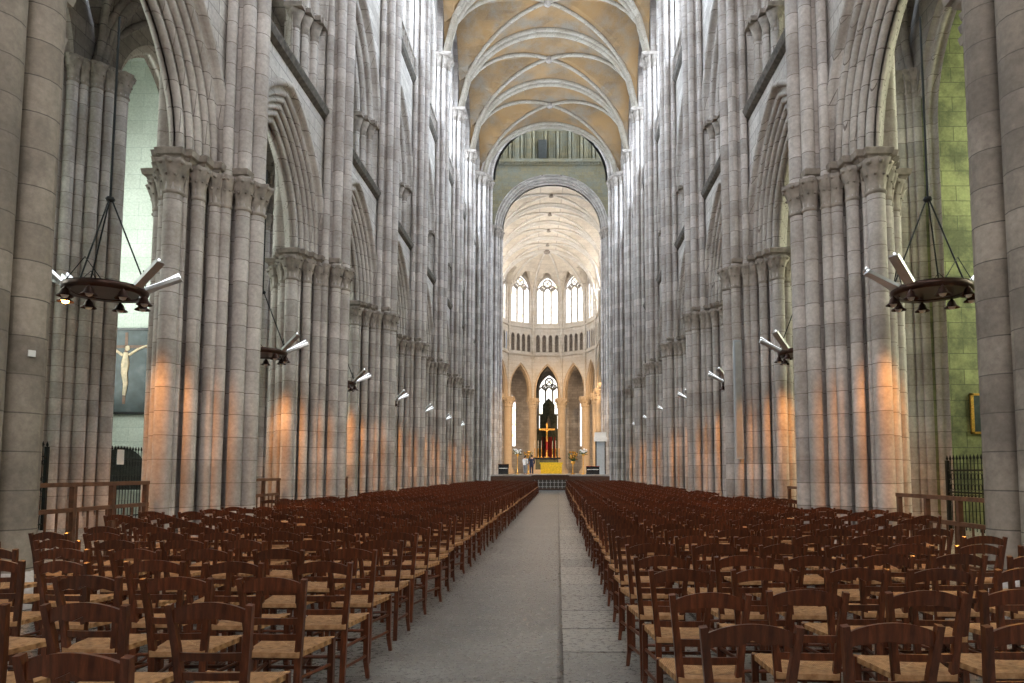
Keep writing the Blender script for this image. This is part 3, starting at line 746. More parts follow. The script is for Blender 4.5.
# apse vault
mb = MB(); n = 10
def pr(half, h, u):
    e = arch_e(half, h) if h > half else 0; R = half + e
    return sqrt(max(0, R * R - (abs(u) * half + e) ** 2)) if h > half else h * sqrt(max(0, 1 - u * u))
for an in ang:
    rows = []
    for i in range(n + 1):
        u = i / n; row = []
        for j in range(n + 1):
            v = -1 + 2 * j / n; p = CR * cos(radians(18)) * u; s = v * CR * sin(radians(18)) * u
            row.append((sin(an) * p + cos(an) * s, CY + cos(an) * p - sin(an) * s, 22.9 + max(pr(CR, 6.0, u), pr(1.9, 6.0 , v) * u)))
        rows.append(row)
    mb.grid(rows, False)
mb.build('vault_web', M['choirweb'], cc_)
for a in (-90, -54, -18, 18, 54, 90):
    q = MB(); q.tube([(CR * i / 14 * sin(radians(a)), CY + CR * i / 14 * cos(radians(a)), 22.85 + pr(CR, 6.0, i / 14)) for i in range(15)], .15, 8); q.build('apse_rib', M['choir'], cc_)
q = MB(); q.ball((0, CY, 28.7), .5, 10, (1, 1, .6)); q.build('boss', M['cap'], cc_)
# ambulatory outer wall with windows, axial chapel
AM = empty('wall_ambulatory'); AM['kind'] = 'structure'
AR = 12.0
for k in range(-4, 5):
    if k == 0: continue
    an = radians(24 * k); L = 2 * AR * math.tan(radians(12)) + .05
    F = lambda s, t, z, an=an: (sin(an) * (AR + t) + cos(an) * s, CY + cos(an) * (AR + t) - sin(an) * s, z)
    mb = MB(); panel(mb, F, -L / 2, L / 2, 0, 15.5, 0, 0, .6, .6, 0, 11, 5); mb.build('masonry', M['wall'], AM)
    win(F, 0, .6, .6, 11, 5, .15, M['glassC'], lights=2, w=.12)
for sg in (-1, 1):
    F = lambda s, t, z, sg=sg: (sg * (AR + t), s, z)
    mb = MB(); mb.box(65, CY + .5, 0, .3, 0, 15.5, F); mb.build('choir_aisle_masonry', M['wall'], AM)
    mb = MB(); x0, x1 = sorted((sg * 2.6, sg * 2.9)); mb.box(x0, x1, 96.6, 110, 0, 18.5); mb.build('axial_chapel_masonry', M['wall'], AM)
mb = MB(); mb.add([(-2.9, 96, 18.4), (2.9, 96, 18.4), (2.9, 110, 18.4), (-2.9, 110, 18.4)], [(0, 1, 2, 3)])
mb.add([(-12.4, 65, 15.5), (12.4, 65, 15.5), (12.4, 98, 15.5), (-12.4, 98, 15.5)][:2] + [(12.4, 98, 15.5), (-12.4, 98, 15.5)], [])
th = [radians(-100 + 10 * k) for k in range(21)]
rows = [[(r * sin(t), CY + r * cos(t), 15.5) for t in th] for r in (6.3, 12.5)]
mb.grid(rows, False)
for sg in (-1, 1):
    mb.add([(sg * 6.3, 65, 15.5), (sg * 12.4, 65, 15.5), (sg * 12.4, 85, 15.5), (sg * 6.3, 85, 15.5)], [(0, 1, 2, 3)])
mb.build('ambulatory_roof', M['choirweb'], AM)
FX = lambda s, t, z: (s, 110 + t, z)
mb = MB(); panel(mb, FX, -2.9, 2.9, 0, 18.5, 0, 0, 1.7, 1.2, 0, 14.2, 6); mb.build('axial_end_masonry', M['wall'], AM)
win(FX, 0, 1.7, 1.2, 14.2, 6, .1, M['glassC'], lights=3, w=.24, depth=.2)

# dais
mb = MB(); mb.box(-6.1, 6.1, 57.6, 112, 0, DZ); mb.box(-14, -6.1, 66, 112, 0, DZ); mb.box(6.1, 14, 66, 112, 0, DZ); mb.box(-6.2, 6.2, 57.4, 58, DZ - .12, DZ + .02)
o = mb.build('floor_choir', M['choir']); o['kind'] = 'structure'
for k in range(4):
    mb = MB(); mb.box(-1.4, 1.4, 56.2 + k * .35, 57.6, 0, .31 * (k + 1) - .02)
    o = mb.build('trim_%d' % (k + 1), M['ledge']); o['kind'] = 'structure'
mb = MB(); mb.box(-6.1, 6.1, 57.3, 57.45, .02, DZ - .13); o = mb.build('trim_5', M['oak']); o['kind'] = 'structure'
# lattice barrier
LB = empty('lattice_barrier', (0.0, 55.6, 0)); tag(LB, 'low dark brown barrier with pale lattice openings across the end of the aisle', 'barrier')
mb = MB()
for x in (-1.45, 1.45): mb.box(x - .07, x + .07, -.06, .06, 0, 1.15)
mb.build('post', M['oak'], LB)
mb = MB(); mb.box(-1.5, 1.5, -.1, .1, 1.1, 1.2); mb.box(-1.45, 1.45, -.04, .04, .08, .16); mb.box(-1.45, 1.45, -.04, .04, .84, 1.1); mb.build('rail', M['oak'], LB)
mb = MB()
for k in range(9):
    x = -1.24 + k * .31; mb.box(x - .022, x + .022, -.025, .025, .1, .9)
    mb.box(x - .13, x + .13, -.025, .025, .28, .33); mb.box(x - .13, x + .13, -.025, .025, .62, .67)
mb.build('lattice', M['white'], LB)

# ------------------------------------------------------------------ furnishings of the sanctuary
o = empty('altar', (0.0, 63, DZ)); tag(o, 'small gilded yellow altar block at the head of the nave aisle', 'altar')
mb = MB(); mb.box(-.95, .95, -.45, .45, .06, .98); mb.box(-.85, .85, -.47, -.44, .15, .9)
for k in range(5): mb.box(-.8 + k * .38, -.72 + k * .38, -.5, -.45, .12, .92)
mb.build('body', M['yellow'], o)
mb = MB(); mb.box(-1.02, 1.02, -.5, .5, .98, 1.06); mb.box(-1.02, 1.02, -.52, -.5, .9, 1.06); mb.build('mensa', M['yellow'], o)
mb = MB(); mb.box(-1.2, 1.2, -.7, .7, 0, .06); mb.build('plinth', M['choirc'], o)

HY = 83.5
o = empty('high_altar', (0, HY, DZ)); tag(o, 'dark high altar table below the gilded crucifix in the apse', 'altar')
mb = MB(); mb.box(-1.35, 1.35, -.4, .4, .5, 1.75); mb.box(-1.2, 1.2, -.44, -.4, .6, 1.65); mb.build('body', M['retable'], o)
mb = MB(); mb.box(-1.65, 1.65, -.55, .55, 1.75, 1.92); mb.build('mensa', M['blackp'], o)
mb = MB(); mb.box(-2.2, 2.2, -.9, .9, 0, .25); mb.box(-1.9, 1.9, -.7, .7, .25, .5); mb.build('step', M['choirc'], o)
ZT = DZ + 1.92
o = empty('crucifix', (0, HY, ZT)); tag(o, 'tall gilded crucifix on a red stem standing above the high altar', 'crucifix')
mb = MB(); mb.lathe([(.3, 0), (.28, .1), (.12, .2), (.1, .9)], n=12); mb.build('stand', M['gold'], o)
mb = MB(); mb.lathe([(.13, .9), (.13, 1.9)], n=12); mb.build('stem', M['red'], o)
mb = MB(); mb.box(-.11, .11, -.04, .04, 1.8, 4.0); mb.box(-.85, .85, -.04, .04, 3.25, 3.45)
for x, z in ((-.85, 3.35), (.85, 3.35), (0, 4.0)): mb.ball((x, 0, z), .14, 8, (1, .5, 1))
mb.build('cross', M['gold'], o)
mb = MB(); mb.tube([(0, -.12, 2.1), (.02, -.16, 2.5), (0, -.12, 2.85), (0, -.12, 3.2), (0, -.14, 3.35)], [.05, .08, .11, .13, .06], 8); mb.ball((0, -.16, 3.46), .1, 8, (1, 1, 1.2))
for s in (-1, 1): mb.tube([(s * .1, -.12, 3.2), (s * .4, -.1, 3.3), (s * .78, -.08, 3.42)], [.06, .04, .03], 6)
mb.build('figure', M['gold'], o)
cs_ = []
CL = ['outermost candlestick left of', 'middle candlestick left of', 'inner candlestick left of', 'inner candlestick right of', 'middle candlestick right of', 'outermost candlestick right of']
for k, x in enumerate((-1.45, -1.05, -.65, .65, 1.05, 1.45)):
    c = empty('candlestick', (x, HY, ZT)); tag(c, 'gilded %s the crucifix on the high altar' % CL[k], 'candlestick', 'candlesticks on the high altar')
    mb = MB(); mb.lathe([(.13, 0), (.1, .08), (.035, .14), (.06, .35), (.03, .5), (.05, .8), (.03, .95), (.08, 1.05), (.02, 1.1)], n=10); mb.build('stem', M['gold'], c)
    mb = MB(); mb.lathe([(.03, 1.05), (.028, 2.0), (.005, 2.04)], n=8); mb.build('candle', M['white'], c)
# retable in the axial chapel
o = empty('retable', (0, 104, DZ)); tag(o, 'tall dark carved retable with a stepped pinnacle behind the high altar', 'retable')
mb = MB(); mb.box(-1.9, 1.9, -.4, .4, 0, 6.2); mb.box(-2.1, 2.1, -.5, .5, 6.2, 6.6)
for x in (-1.6, -.7, .7, 1.6): mb.lathe([(.16, 1.2), (.13, 1.4), (.13, 6.0), (.2, 6.2)], x, -.55, 10)
mb.build('body', M['retable'], o)
mb = MB(); mb.box(-1.3, 1.3, -.3, .3, 6.6, 8.6); mb.box(-1.45, 1.45, -.4, .4, 8.6, 8.8); mb.box(-.9, .9, -.3, .3, 8.8, 10.2); mb.add([(-.9, -.3, 10.2), (.9, -.3, 10.2), (0, -.3, 11.2), (-.9, .3, 10.2), (.9, .3, 10.2), (0, .3, 11.2)], [(0, 1, 2), (3, 5, 4), (0, 2, 5, 3), (1, 4, 5, 2)])
mb.build('pediment', M['retable'], o)
mb = MB(); mb.box(-1.0, 1.0, -.46, -.4, 1.8, 5.4); mb.build('panel', M['red'], o)
mb = MB(); mb.tube([(0, -.35, 6.9), (0, -.38, 7.4), (0, -.36, 8.0), (0, -.36, 8.2)], [.32, .3, .22, .08], 10); mb.ball((0, -.38, 8.35), .16, 8); mb.build('statue', M['choirc'], o)

# flower arrangements
for k, (x, y, l) in enumerate(((-2.2, 66, 'golden flower arrangement on a stand left of the yellow altar, behind the visitors'), (2.0, 66, 'golden flower arrangement on a stand right of the yellow altar'))):
    o = empty('flower_arrangement', (x, y, DZ)); tag(o, l, 'flowers', 'golden flower arrangements')
    mb = MB(); mb.lathe([(.22, 0), (.2, .05), (.05, .1), (.05, .9), (.2, 1.0), (.24, 1.2), (.18, 1.22)], n=12); mb.build('stand', M['gold'], o)
    mb = MB()
    for j in range(26):
        a, u = random.random() * 6.28, random.random(); rr = .42 * sqrt(random.random()); zz = 1.35 + u * .75
        mb.ball((rr * cos(a), rr * sin(a), zz), .1, 6)
    mb.build('blossoms', M['gold'], o)
    mb = MB()
    for j in range(16):
        a = j * .9; mb.bar((0, 0, 1.2), (.45 * cos(a), .45 * sin(a), 1.4 + .05 * j), .02, .05)
    mb.build('foliage', M['leaf'], o)
for x, y, l in ((-3.1, 64, 'white flower arrangement high on a slim stand at the left of the choir'), (2.9, 64, 'white flower arrangement high on a slim stand at the right of the choir')):
    o = empty('flower_arrangement', (x, y, DZ)); tag(o, l, 'flowers', 'white flower arrangements')
    mb = MB(); mb.lathe([(.2, 0), (.18, .05), (.03, .1), (.03, 1.6), (.12, 1.7), (.14, 1.85)], n=12); mb.build('stand', M['gold'], o)
    mb = MB()
    for j in range(22):
        a, u = random.random() * 6.28, random.random(); rr = .38 * sqrt(random.random()); mb.ball((rr * cos(a), rr * sin(a), 1.9 + u * .4), .08, 6)
    mb.build('blossoms', M['white'], o)
    mb = MB()
    for j in range(12): mb.bar((0, 0, 1.8), (.42 * cos(j * .9), .42 * sin(j * .9), 1.8 + .04 * j), .02, .05)
    mb.build('foliage', M['leaf'], o)
# dark console left
o = empty('organ_console', (-4.1, 60.5, DZ)); tag(o, 'dark low organ console on the dais at the left of the choir entrance', 'organ console')
o.scale = (.6, .7, .72)
mb = MB(); mb.box(-.7, .7, -.4, .4, 0, .75); mb.box(-.75, .75, -.1, .45, .75, 1.2); mb.build('case', M['blackp'], o)
mb = MB(); mb.box(-.78, .78, -.42, .48, 1.2, 1.26); mb.build('lid', M['oak'], o)
mb = MB(); mb.box(-.6, .6, -.42, -.1, .7, .78); mb.build('keyboard', M['white'], o)
# piano right
o = empty('piano', (3.6, 60.5, DZ)); tag(o, 'dark piano on the dais at the right, beside the white-topped booth', 'piano')
o.scale = (.75, .7, .6)
mb = MB(); mb.box(-.75, .75, -.3, .3, 0, .7); mb.box(-.75, .75, -.02, .3, .7, 1.15); mb.build('case', M['blackp'], o)
mb = MB(); mb.box(-.65, .65, -.34, -.02, .66, .74); mb.build('keyboard', M['white'], o)
mb = MB(); mb.box(-.8, .8, -.05, .34, 1.15, 1.2); mb.build('lid', M['red'], o)
# booth
o = empty('booth', (4.35, 62.0, DZ)); tag(o, 'narrow grey booth with a bulky white top at the right of the choir entrance', 'booth')
mb = MB(); mb.box(-.36, .36, -.3, .3, 0, 2.9); mb.build('body', M['grey'], o)
mb = MB(); mb.box(-.44, -.36, -.32, .32, 0, 2.9); mb.box(.36, .44, -.32, .32, 0, 2.9); mb.build('upright', M['blackp'], o)
mb = MB(); mb.box(-.55, .55, -.42, .42, 2.9, 3.3); mb.box(-.5, .5, -.38, .38, 3.3, 3.7); mb.build('top', M['white'], o)

# ------------------------------------------------------------------ people on the dais
def person(x, y, rz, label, top, legs, h=1.7, arm=0.0):
    P = empty('person', (x, y, DZ), rz); tag(P, label, 'person')
    k = h / 1.7; b = MB()
    S = lambda L: [(a * k, c * k, d * k) for a, c, d in L]
    b.tube(S([(0, .0, .86), (0, 0, .95), (0, .01, 1.12), (0, .01, 1.3), (0, 0, 1.41), (0, 0, 1.46), (0, .01, 1.5)]), [q * k for q in (.15, .16, .135, .16, .13, .06, .055)], 12)
    b.ball((0, .02 * k, 1.60 * k), .105 * k, 12, (.82, .95, 1.18)); b.ball((0, .125 * k, 1.59 * k), .018 * k, 6, (1, 1, 1.4))
    for s in (-1, 1):
        b.tube(S([(s * .09, 0, .92), (s * .1, .01, .5), (s * .1, -.01, .1), (s * .1, .0, .04)]), [q * k for q in (.095, .06, .045, .045)], 10)
        b.tube(S([(s * .1, -.04, .04), (s * .11, .15, .03)]), [.04 * k, .035 * k], 8)
        b.tube(S([(s * .15, 0, 1.38), (s * .21, -.01, 1.33), (s * .25, -.01, 1.1), (s * .24, .06 + arm, .88 + arm), (s * .23, .1 + arm, .82 + arm)]), [q * k for q in (.06, .06, .045, .035, .03)], 8)
        for f in range(5):
            b.tube(S([(s * (.225 + .0 * f), .09 + arm + .012 * f, .82 + arm), (s * (.22), .10 + arm + .014 * f, .74 + arm + .008 * abs(f - 2))]), .008 * k, 5)
        b.ball((s * .09 * k, .02 * k, 1.59 * k), .025 * k, 6, (.4, 1, 1.3))
    b.build('body', M['skin'], P)
    t = MB(); t.tube(S([(0, 0, .84), (0, 0, .98), (0, .01, 1.15), (0, .01, 1.3), (0, 0, 1.42)]), [q * k for q in (.175, .175, .15, .175, .12)], 12)
    for s in (-1, 1): t.tube(S([(s * .13, 0, 1.38), (s * .215, -.01, 1.33), (s * .255, -.01, 1.1), (s * .245, .05 + arm, .92 + arm)]), [q * k for q in (.075, .072, .058, .05)], 8)
    t.build('jacket', top, P)
    t = MB()
    for s in (-1, 1): t.tube(S([(s * .08, 0, .95), (s * .1, .01, .5), (s * .1, -.01, .08)]), [q * k for q in (.11, .078, .065)], 10)
    t.build('trousers', legs, P)
    t = MB(); t.ball((0, -.01 * k, 1.63 * k), .115 * k, 10, (.86, .95, 1.1)); t.build('hair', M['hair'], P)
person(-1.72, 61.6, .3, 'person in a dark navy jacket standing left of the yellow altar', M['navy'], M['navy'])
person(-2.3, 62.2, -.6, 'person in a white top and grey trousers standing left of the navy-clad person', M['linen'], M['jean'], 1.66, .05)

# ------------------------------------------------------------------ hanging ring lamps
def ring_lamp(x, y, z, label, lit, rz, ztop=14.5):
    P = empty('ring_lamp', (x, y, z), rz); tag(P, label, 'chandelier', 'ring lamps hanging between the piers')
    R = .56
    mb = MB(); mb.lathe([(R - .1, -.03), (R - .1, .05), (R, .07), (R + .02, .03), (R, -.04), (R - .1, -.03)], n=36, cap=False)
    for j in range(3):
        a = pi * j / 3; mb.bar((-(R - .05) * cos(a), -(R - .05) * sin(a), 0), ((R - .05) * cos(a), (R - .05) * sin(a), 0), .05, .03)
    mb.lathe([(.44, -.02), (.44, .0)], n=24); mb.build('ring', M['bronze'], P)
    for j in range(8):
        a = 2 * pi * j / 8 + .2; q = empty('bell_lamp', (R * .97 * cos(a), R * .97 * sin(a), -.06), a, P)
        if 1:
            m2 = MB(); m2.lathe([(.015, .05), (.02, -.01), (.05, -.04), (.07, -.1), (.11, -.13), (.115, -.14)], n=14, cap=False)
            COL.objects.unlink(q); q = m2.build('bell_lamp', M['bronze'], P, (R * .97 * cos(a), R * .97 * sin(a), -.04))
            m3 = MB(); m3.ball((0, 0, -.115), .055, 8); m3.build('bulb', M['bulb'] if j == lit else M['white'], q)
    # tilted trough reflectors in pairs
    for j, (a, el) in enumerate(((.25, .42), (.42, .6), (-.2, .75), (pi - .25, .42), (pi - .42, .62), (pi + .2, .75))):
        bx = R * cos(a); by = R * sin(a); L = .52; d = (cos(a) * cos(el), sin(a) * cos(el), sin(el))
        p0 = (bx, by, .06); p1 = (bx + d[0] * L, by + d[1] * L, .06 + d[2] * L)
        m2 = MB(); m2.bar(p0, p1, .15, .05); q = m2.build('reflector', M['steel'], P)
        off = (-d[0] * d[2] * .03, -d[1] * d[2] * .03, .028)
        m3 = MB(); m3.tube([(p0[0] + off[0], p0[1] + off[1], p0[2] + off[2] + .01), (p1[0] + off[0], p1[1] + off[1], p1[2] + off[2] + .01)], .018, 6); m3.build('lamp_tube', M['tubeg'], q)
    zk = 1.45
    for j in range(3):
        a = 2 * pi * j / 3 + .5; m2 = MB(); m2.tube([(R * cos(a), R * sin(a), .05), (.02 * cos(a), .02 * sin(a), zk)], .013, 6)
        m2.tube([(R * cos(a + .5), R * sin(a + .5), .05), (R * .86 * cos(a), R * .86 * sin(a), .4), (R * cos(a - .5), R * sin(a - .5), .05)], .008, 5); m2.build('rod', M['iron'], P)
    m2 = MB(); m2.ball((0, 0, zk), .07, 8, (1, 1, .7)); m2.build('knot', M['iron'], P)
    m2 = MB(); m2.tube([(0, 0, zk), (0, 0, ztop - z)], .018, 6); m2.build('cable', M['iron'], P)
    li = bpy.data.lights.new('lamp_light', 'SPOT'); li.energy = 170; li.color = (1, .37, .06); li.shadow_soft_size = .2; li.spot_size = 2.75; li.spot_blend = .5; li.specular_factor = .15
    lo = bpy.data.objects.new('lamp_light', li); COL.objects.link(lo); lo.parent = P; lo.location = (-.42 if x < 0 else .42 * cos(rz), 0, -.26)
CL = []
for side, sg in (('left', -1), ('right', 1)):
    for k in range(7):
        y = PY[0] + BAY * (k + .5)
        lab = ('large dark ring lamp with tilted steel reflectors hanging between the two foremost %s piers' % side) if k == 0 else \
              '%s hanging ring lamp from the front along the %s arcade' % (COUNT[k], side)
        ring_lamp(sg * (WF + .5), y, 4.2, lab, 4 if side == 'left' else -1, 0 if side == 'left' else .35, 8.6 if k else 8.6)

# ------------------------------------------------------------------ railings between piers
def railing(x, y0, y1, z, label):
    P = empty('wooden_railing', (x, (y0 + y1) / 2, 0)); tag(P, label, 'railing', 'wooden railings between the piers')
    h = (y1 - y0) / 2
    mb = MB(); mb.box(-.035, .035, -h, h, z - .06, z); mb.build('top_rail', M['oak'], P)
    mb = MB(); mb.box(-.03, .03, -h, h, z - .42, z - .36); mb.build('middle_rail', M['oak'], P)
    mb = MB(); mb.box(-.03, .03, -h, h, .1, .16); mb.build('bottom_rail', M['oak'], P)
    for k in range(4):
        yy = -h + .06 + (2 * h - .12) * k / 3; mb = MB(); mb.box(-.035, .035, yy - .035, yy + .035, 0, z - .06); mb.build('post', M['oak'], P)
    for k in range(12):
        yy = -h + .2 + (2 * h - .4) * k / 11; mb = MB(); mb.tube([(0, yy, .16), (0, yy, z - .42)], .018, 6); mb.build('baluster', M['oak'], P)
for side, sg in (('left', -1), ('right', 1)):
    for k in range(3):
        z = 1.31 if side == 'left' else 1.11
        railing(sg * 6.33, PY[k] + 1.42, PY[k + 1] - 1.42, z, 'brown wooden railing between the %s and %s %s piers' % (COUNT[k], COUNT[k + 1], side))

# ------------------------------------------------------------------ chapel contents
o = empty('painting', (-14.4, PY[3] - .4, 0)); tag(o, 'large painting of a crucified man under a dark sky in the left chapel', 'painting')
mb = MB(); 
for b in ((-1.1, -1.02, 3.45, 6.45), (1.02, 1.1, 3.45, 6.45), (-1.1, 1.1, 3.45, 3.53), (-1.1, 1.1, 6.37, 6.45)): mb.box(b[0], b[1], -.08, .0, b[2], b[3])
mb.build('frame', M['blackp'], o)
m, nt, b = newmat('painted_dark_sky'); g = nt.nodes.new('ShaderNodeTexCoord'); n = N(nt, 'ShaderNodeTexNoise', Scale=2.5, Detail=6); nt.links.new(g.outputs['Object'], n.inputs['Vector'])
r = ramp(nt, [(.3, (.01, .018, .02)), (.55, (.035, .05, .055)), (.75, (.09, .105, .11))]); nt.links.new(n.outputs[0], r.inputs[0]); nt.links.new(r.outputs[0], b.inputs['Base Color']); b.inputs['Roughness'].default_value = .4
mb = MB(); mb.box(-1.03, 1.03, -.04, -.01, 3.5, 6.4); mb.build('canvas', m, o)
mb = MB(); mb.box(-.05, .05, -.046, -.04, 3.8, 6.3); mb.box(-.8, .8, -.046, -.04, 5.75, 5.85); mb.build('painted_cross', M['oak'], o)
mb = MB(); Fq = lambda x, y, z: (x, -.05 + (y) * .08, z)
mb.tube([(0, 0, 4.1), (.04, 0, 4.5), (-.02, 0, 4.9), (0, 0, 5.2), (0, 0, 5.6)], [.06, .09, .12, .15, .08], 8, F=Fq); mb.ball((.05, 0, 5.75), .1, 8, F=Fq)
for s in (-1, 1): mb.tube([(s * .1, 0, 5.5), (s * .4, 0, 5.7), (s * .75, 0, 5.85)], [.06, .05, .035], 6, F=Fq)
mb.build('painted_figure', plain('painted_skin', (.55, .42, .28), .5), o)
o = empty('painting', (11.97, PY[2] - .36, .16)); o.scale = (1, 1, .72); tag(o, 'small gilt framed picture on the green chapel wall at the right', 'painting')
mb = MB()
for b in ((-.42, -.34, 3.2, 4.7), (.34, .42, 3.2, 4.7), (-.42, .42, 3.2, 3.28), (-.42, .42, 4.62, 4.7)): mb.box(b[0], b[1], -.06, .0, b[2], b[3])
mb.build('frame', M['gold'], o)
mb = MB(); mb.box(-.35, .35, -.03, -.005, 3.25, 4.65); mb.build('canvas', m, o)
# niche under the left painting
o = empty('tomb_niche', (-14.4, PY[3] - .36, 0)); tag(o, 'dark arched tomb recess below the large painting in the left chapel', 'niche')
mb = MB(); P_ = [(-.95, .2)] + arch_pts(0, .95, .01, 0, 1.4, 8) + [(.95, .2)]
mb.add([(s, -.02, z) for s, z in P_], [tuple(range(len(P_)))]); mb.build('recess', M['dark'], o)  # flat dark face; the hollow's shade is put into its colour
mb = MB(); mb.tube([(s, -.05, z) for s, z in P_], .07, 8); mb.build('arch_moulding', M['pale'], o)
mb = MB(); mb.box(-.9, .9, -.5, -.02, .0, .75); mb.box(-1, 1, -.55, -.02, .75, .85); mb.build('tomb_chest', M['pale'], o)
# iron screens
def screen(x, y0, y1, h, label):
    P = empty('iron_screen', (x, (y0 + y1) / 2, 0)); tag(P, label, 'iron gate', 'iron screens closing the chapels')
    L = (y1 - y0) / 2; n = int((y1 - y0) / .14)
    fr = MB()
    for z in (.15, h * .55, h - .25): fr.box(-.02, .02, -L, L, z - .02, z + .02)
    for k in (-1, 1): fr.box(-.04, .04, k * L - .04, k * L + .04, 0, h)
    fr.build('frame', M['iron'], P)
    for k in range(n + 1):
        y = -L + 2 * L * k / n; b = MB(); b.tube([(0, y, .05), (0, y, h)], .012, 5); b.lathe([(.012, h), (.035, h + .04), (.002, h + .14)], 0, y, 6)
        b.build('bar', M['iron'], P)
    s = MB()
    for k in range(n):
        y = -L + 2 * L * (k + .5) / n
        for z in (h * .55 - .13, h - .4, h * .55 + .13): s.tube([(0, y + .05 * cos(t), z + .08 * sin(t)) for t in [2 * pi * i / 10 for i in range(10)]], .007, 4, closed=True)
    s.build('scrollwork', M['iron'], P)
for side, sg in (('left', -1), ('right', 1)):
    for k in (1, 2):
        screen(sg * (XAS[side] - .05), PY[k] + 1.15, PY[k + 1] - 1.15, 2.1 if side == 'left' else 1.75, 'black iron scrollwork screen closing the %s %s chapel' % ('nearer' if k == 1 else 'farther', side))
# notice paper on the left screen & pier
o = MB(); o.box(-.01, .01, -.16, .16, -.22, .22); o = o.build('notice', M['white'], None, (-12.26, 20.6, 1.9)); tag(o, 'small white paper notice fixed to the left iron chapel screen', 'notice')
mb = MB(); mb.box(-.035, .035, -.006, .006, -.035, .035); o = mb.build('sign', M['white'], None, (-5.14, 7.56, 2.75), radians(58)); tag(o, 'tiny white sign plate on the far left foremost pier', 'sign')
# column loudspeaker
o = empty('column_loudspeaker', (5.36, PY[2] - .50, 0)); tag(o, 'long narrow grey column loudspeaker mounted on a right hand pier', 'loudspeaker')
mb = MB(); mb.box(-.1, .1, -.08, .06, 1.8, 4.95); mb.build('cabinet', M['grey'], o)
mb = MB(); mb.box(-.07, .07, -.09, -.08, 1.86, 4.89); mb.build('grille', M['steel'], o)
mb = MB(); 
for z in (2.2, 4.5): mb.box(-.03, .12, .05, .35, z, z + .05)
mb.build('bracket', M['iron'], o)

# ------------------------------------------------------------------ chairs
def curve_post(s, lowpoly=False):
    mb = MB(); pts = [(s * .138, -.19, 0), (s * .139, -.168, .22), (s * .143, -.165, .45), (s * .163, -.185, .66), (s * .187, -.22, .862)]
    w = [.034, .036, .038, .034, .03]
    if lowpoly: pts = [pts[0], pts[2], pts[4]]; w = [.034, .038, .03]
    for i in range(len(pts) - 1): mb.bar(pts[i], pts[i + 1], w[i], .03, (0, 1, 0), w[i + 1], .03)
    return mb
def fleg(s, lowpoly=False):
    mb = MB(); pts = [(s * .212, .195, 0), (s * .2, .178, .12), (s * .2, .175, .3), (s * .2, .175, .452)]
    w = [.026, .032, .036, .036]
    if lowpoly: pts = [pts[0], pts[3]]; w = [.028, .036]
    for i in range(len(pts) - 1): mb.bar(pts[i], pts[i + 1], w[i], w[i], (0, 1, 0), w[i + 1], w[i + 1])
    return mb
def crest(lowpoly=False, wavy=False):
    mb = MB(); n = 4 if lowpoly else 14; V = []
    for i in range(n + 1):
        u = -1 + 2 * i / n; x = .175 * u; y = -.205 - .018 * (1 - u * u)
        zt = .832 + .042 * (1 - u * u) ** .9; zb = .776 + (.024 * (1 - u * u)) + (.012 * cos(3.2 * pi * u) * (1 - abs(u)) if wavy else 0)
        V.append([(x, y - .01, zb), (x, y - .012, zt), (x, y + .010, zt - .002), (x, y + .012, zb)])
    rows = [[V[i][j % 4] for i in range(n + 1)] for j in range(5)]
    mb.grid(rows, False); mb.add(V[0], [(0, 1, 2, 3)]); mb.add(V[-1], [(0, 1, 2, 3)])
    return mb
def slat(z, lowpoly=False):
    mb = MB(); n = 1 if lowpoly else 6; k = (z - .45) / .41; hw = .143 + .044 * k; y0 = -.165 - .045 * k
    V = []
    for i in range(n + 1):
        u = -1 + 2 * i / n; y = y0 - (0 if lowpoly else .012 * (1 - u * u)); V.append([(hw * u, y - .007, z), (hw * u, y - .008, z + .036), (hw * u, y + .006, z + .036), (hw * u, y + .007, z)])
    rows = [[V[i][j % 4] for i in range(n + 1)] for j in range(5)]; mb.grid(rows, False)
    return mb
def seat(lowpoly=False):
    mb = MB()
    if lowpoly:
        mb.hexa([(-.17, -.18, .415), (.17, -.18, .415), (.205, .19, .415), (-.205, .19, .415), (-.17, -.18, .452), (.17, -.18, .452), (.205, .19, .452), (-.205, .19, .452)]); return mb
    n = 12; top = []
    for j in range(n + 1):
        v = -1 + 2 * j / n; row = []
        for i in range(n + 1):
            u = -1 + 2 * i / n; hw = .152 + .056 * (v + 1) / 2; m_ = max(abs(u), abs(v))
            z = .452 + .010 * (m_ ** 3) - .012 * (1 - m_) + (.006 if abs(abs(u) - abs(v)) < .02 else 0)
            if m_ > .99: z -= .012
            row.append((hw * u * (1.0 if m_ < .99 else 1.02), .005 + .187 * v * (1.0 if m_ < .99 else 1.02), z))
        top.append(row)
    mb.grid(top, True)
    ring = [top[0][i] for i in range(n + 1)] + [top[j][n] for j in range(1, n + 1)] + [top[n][i] for i in range(n - 1, -1, -1)] + [top[j][0] for j in range(n - 1, 0, -1)]
    low = [(x * .99, .005 + (y - .005) * .99, .420) for x, y, z in ring]; m_ = len(ring)
    mb.add(ring + low, [(i, (i + 1) % m_, m_ + (i + 1) % m_, m_ + i) for i in range(m_)], True); mb.add(low, [tuple(range(m_))])
    return mb
def rails():
    L = []
    for s in (-1, 1):
        for z, yk in ((.30, 0), (.165, 0)): L.append(('side_stretcher', (s * .14, -.167, z), (s * .2, .177, z - .005)))
    L.append(('front_stretcher', (-.2, .177, .27), (.2, .177, .27))); L.append(('rear_stretcher', (-.139, -.167, .24), (.139, -.167, .24)))
    L.append(('seat_rail', (-.14, -.166, .415), (.14, -.166, .415)))
    return L
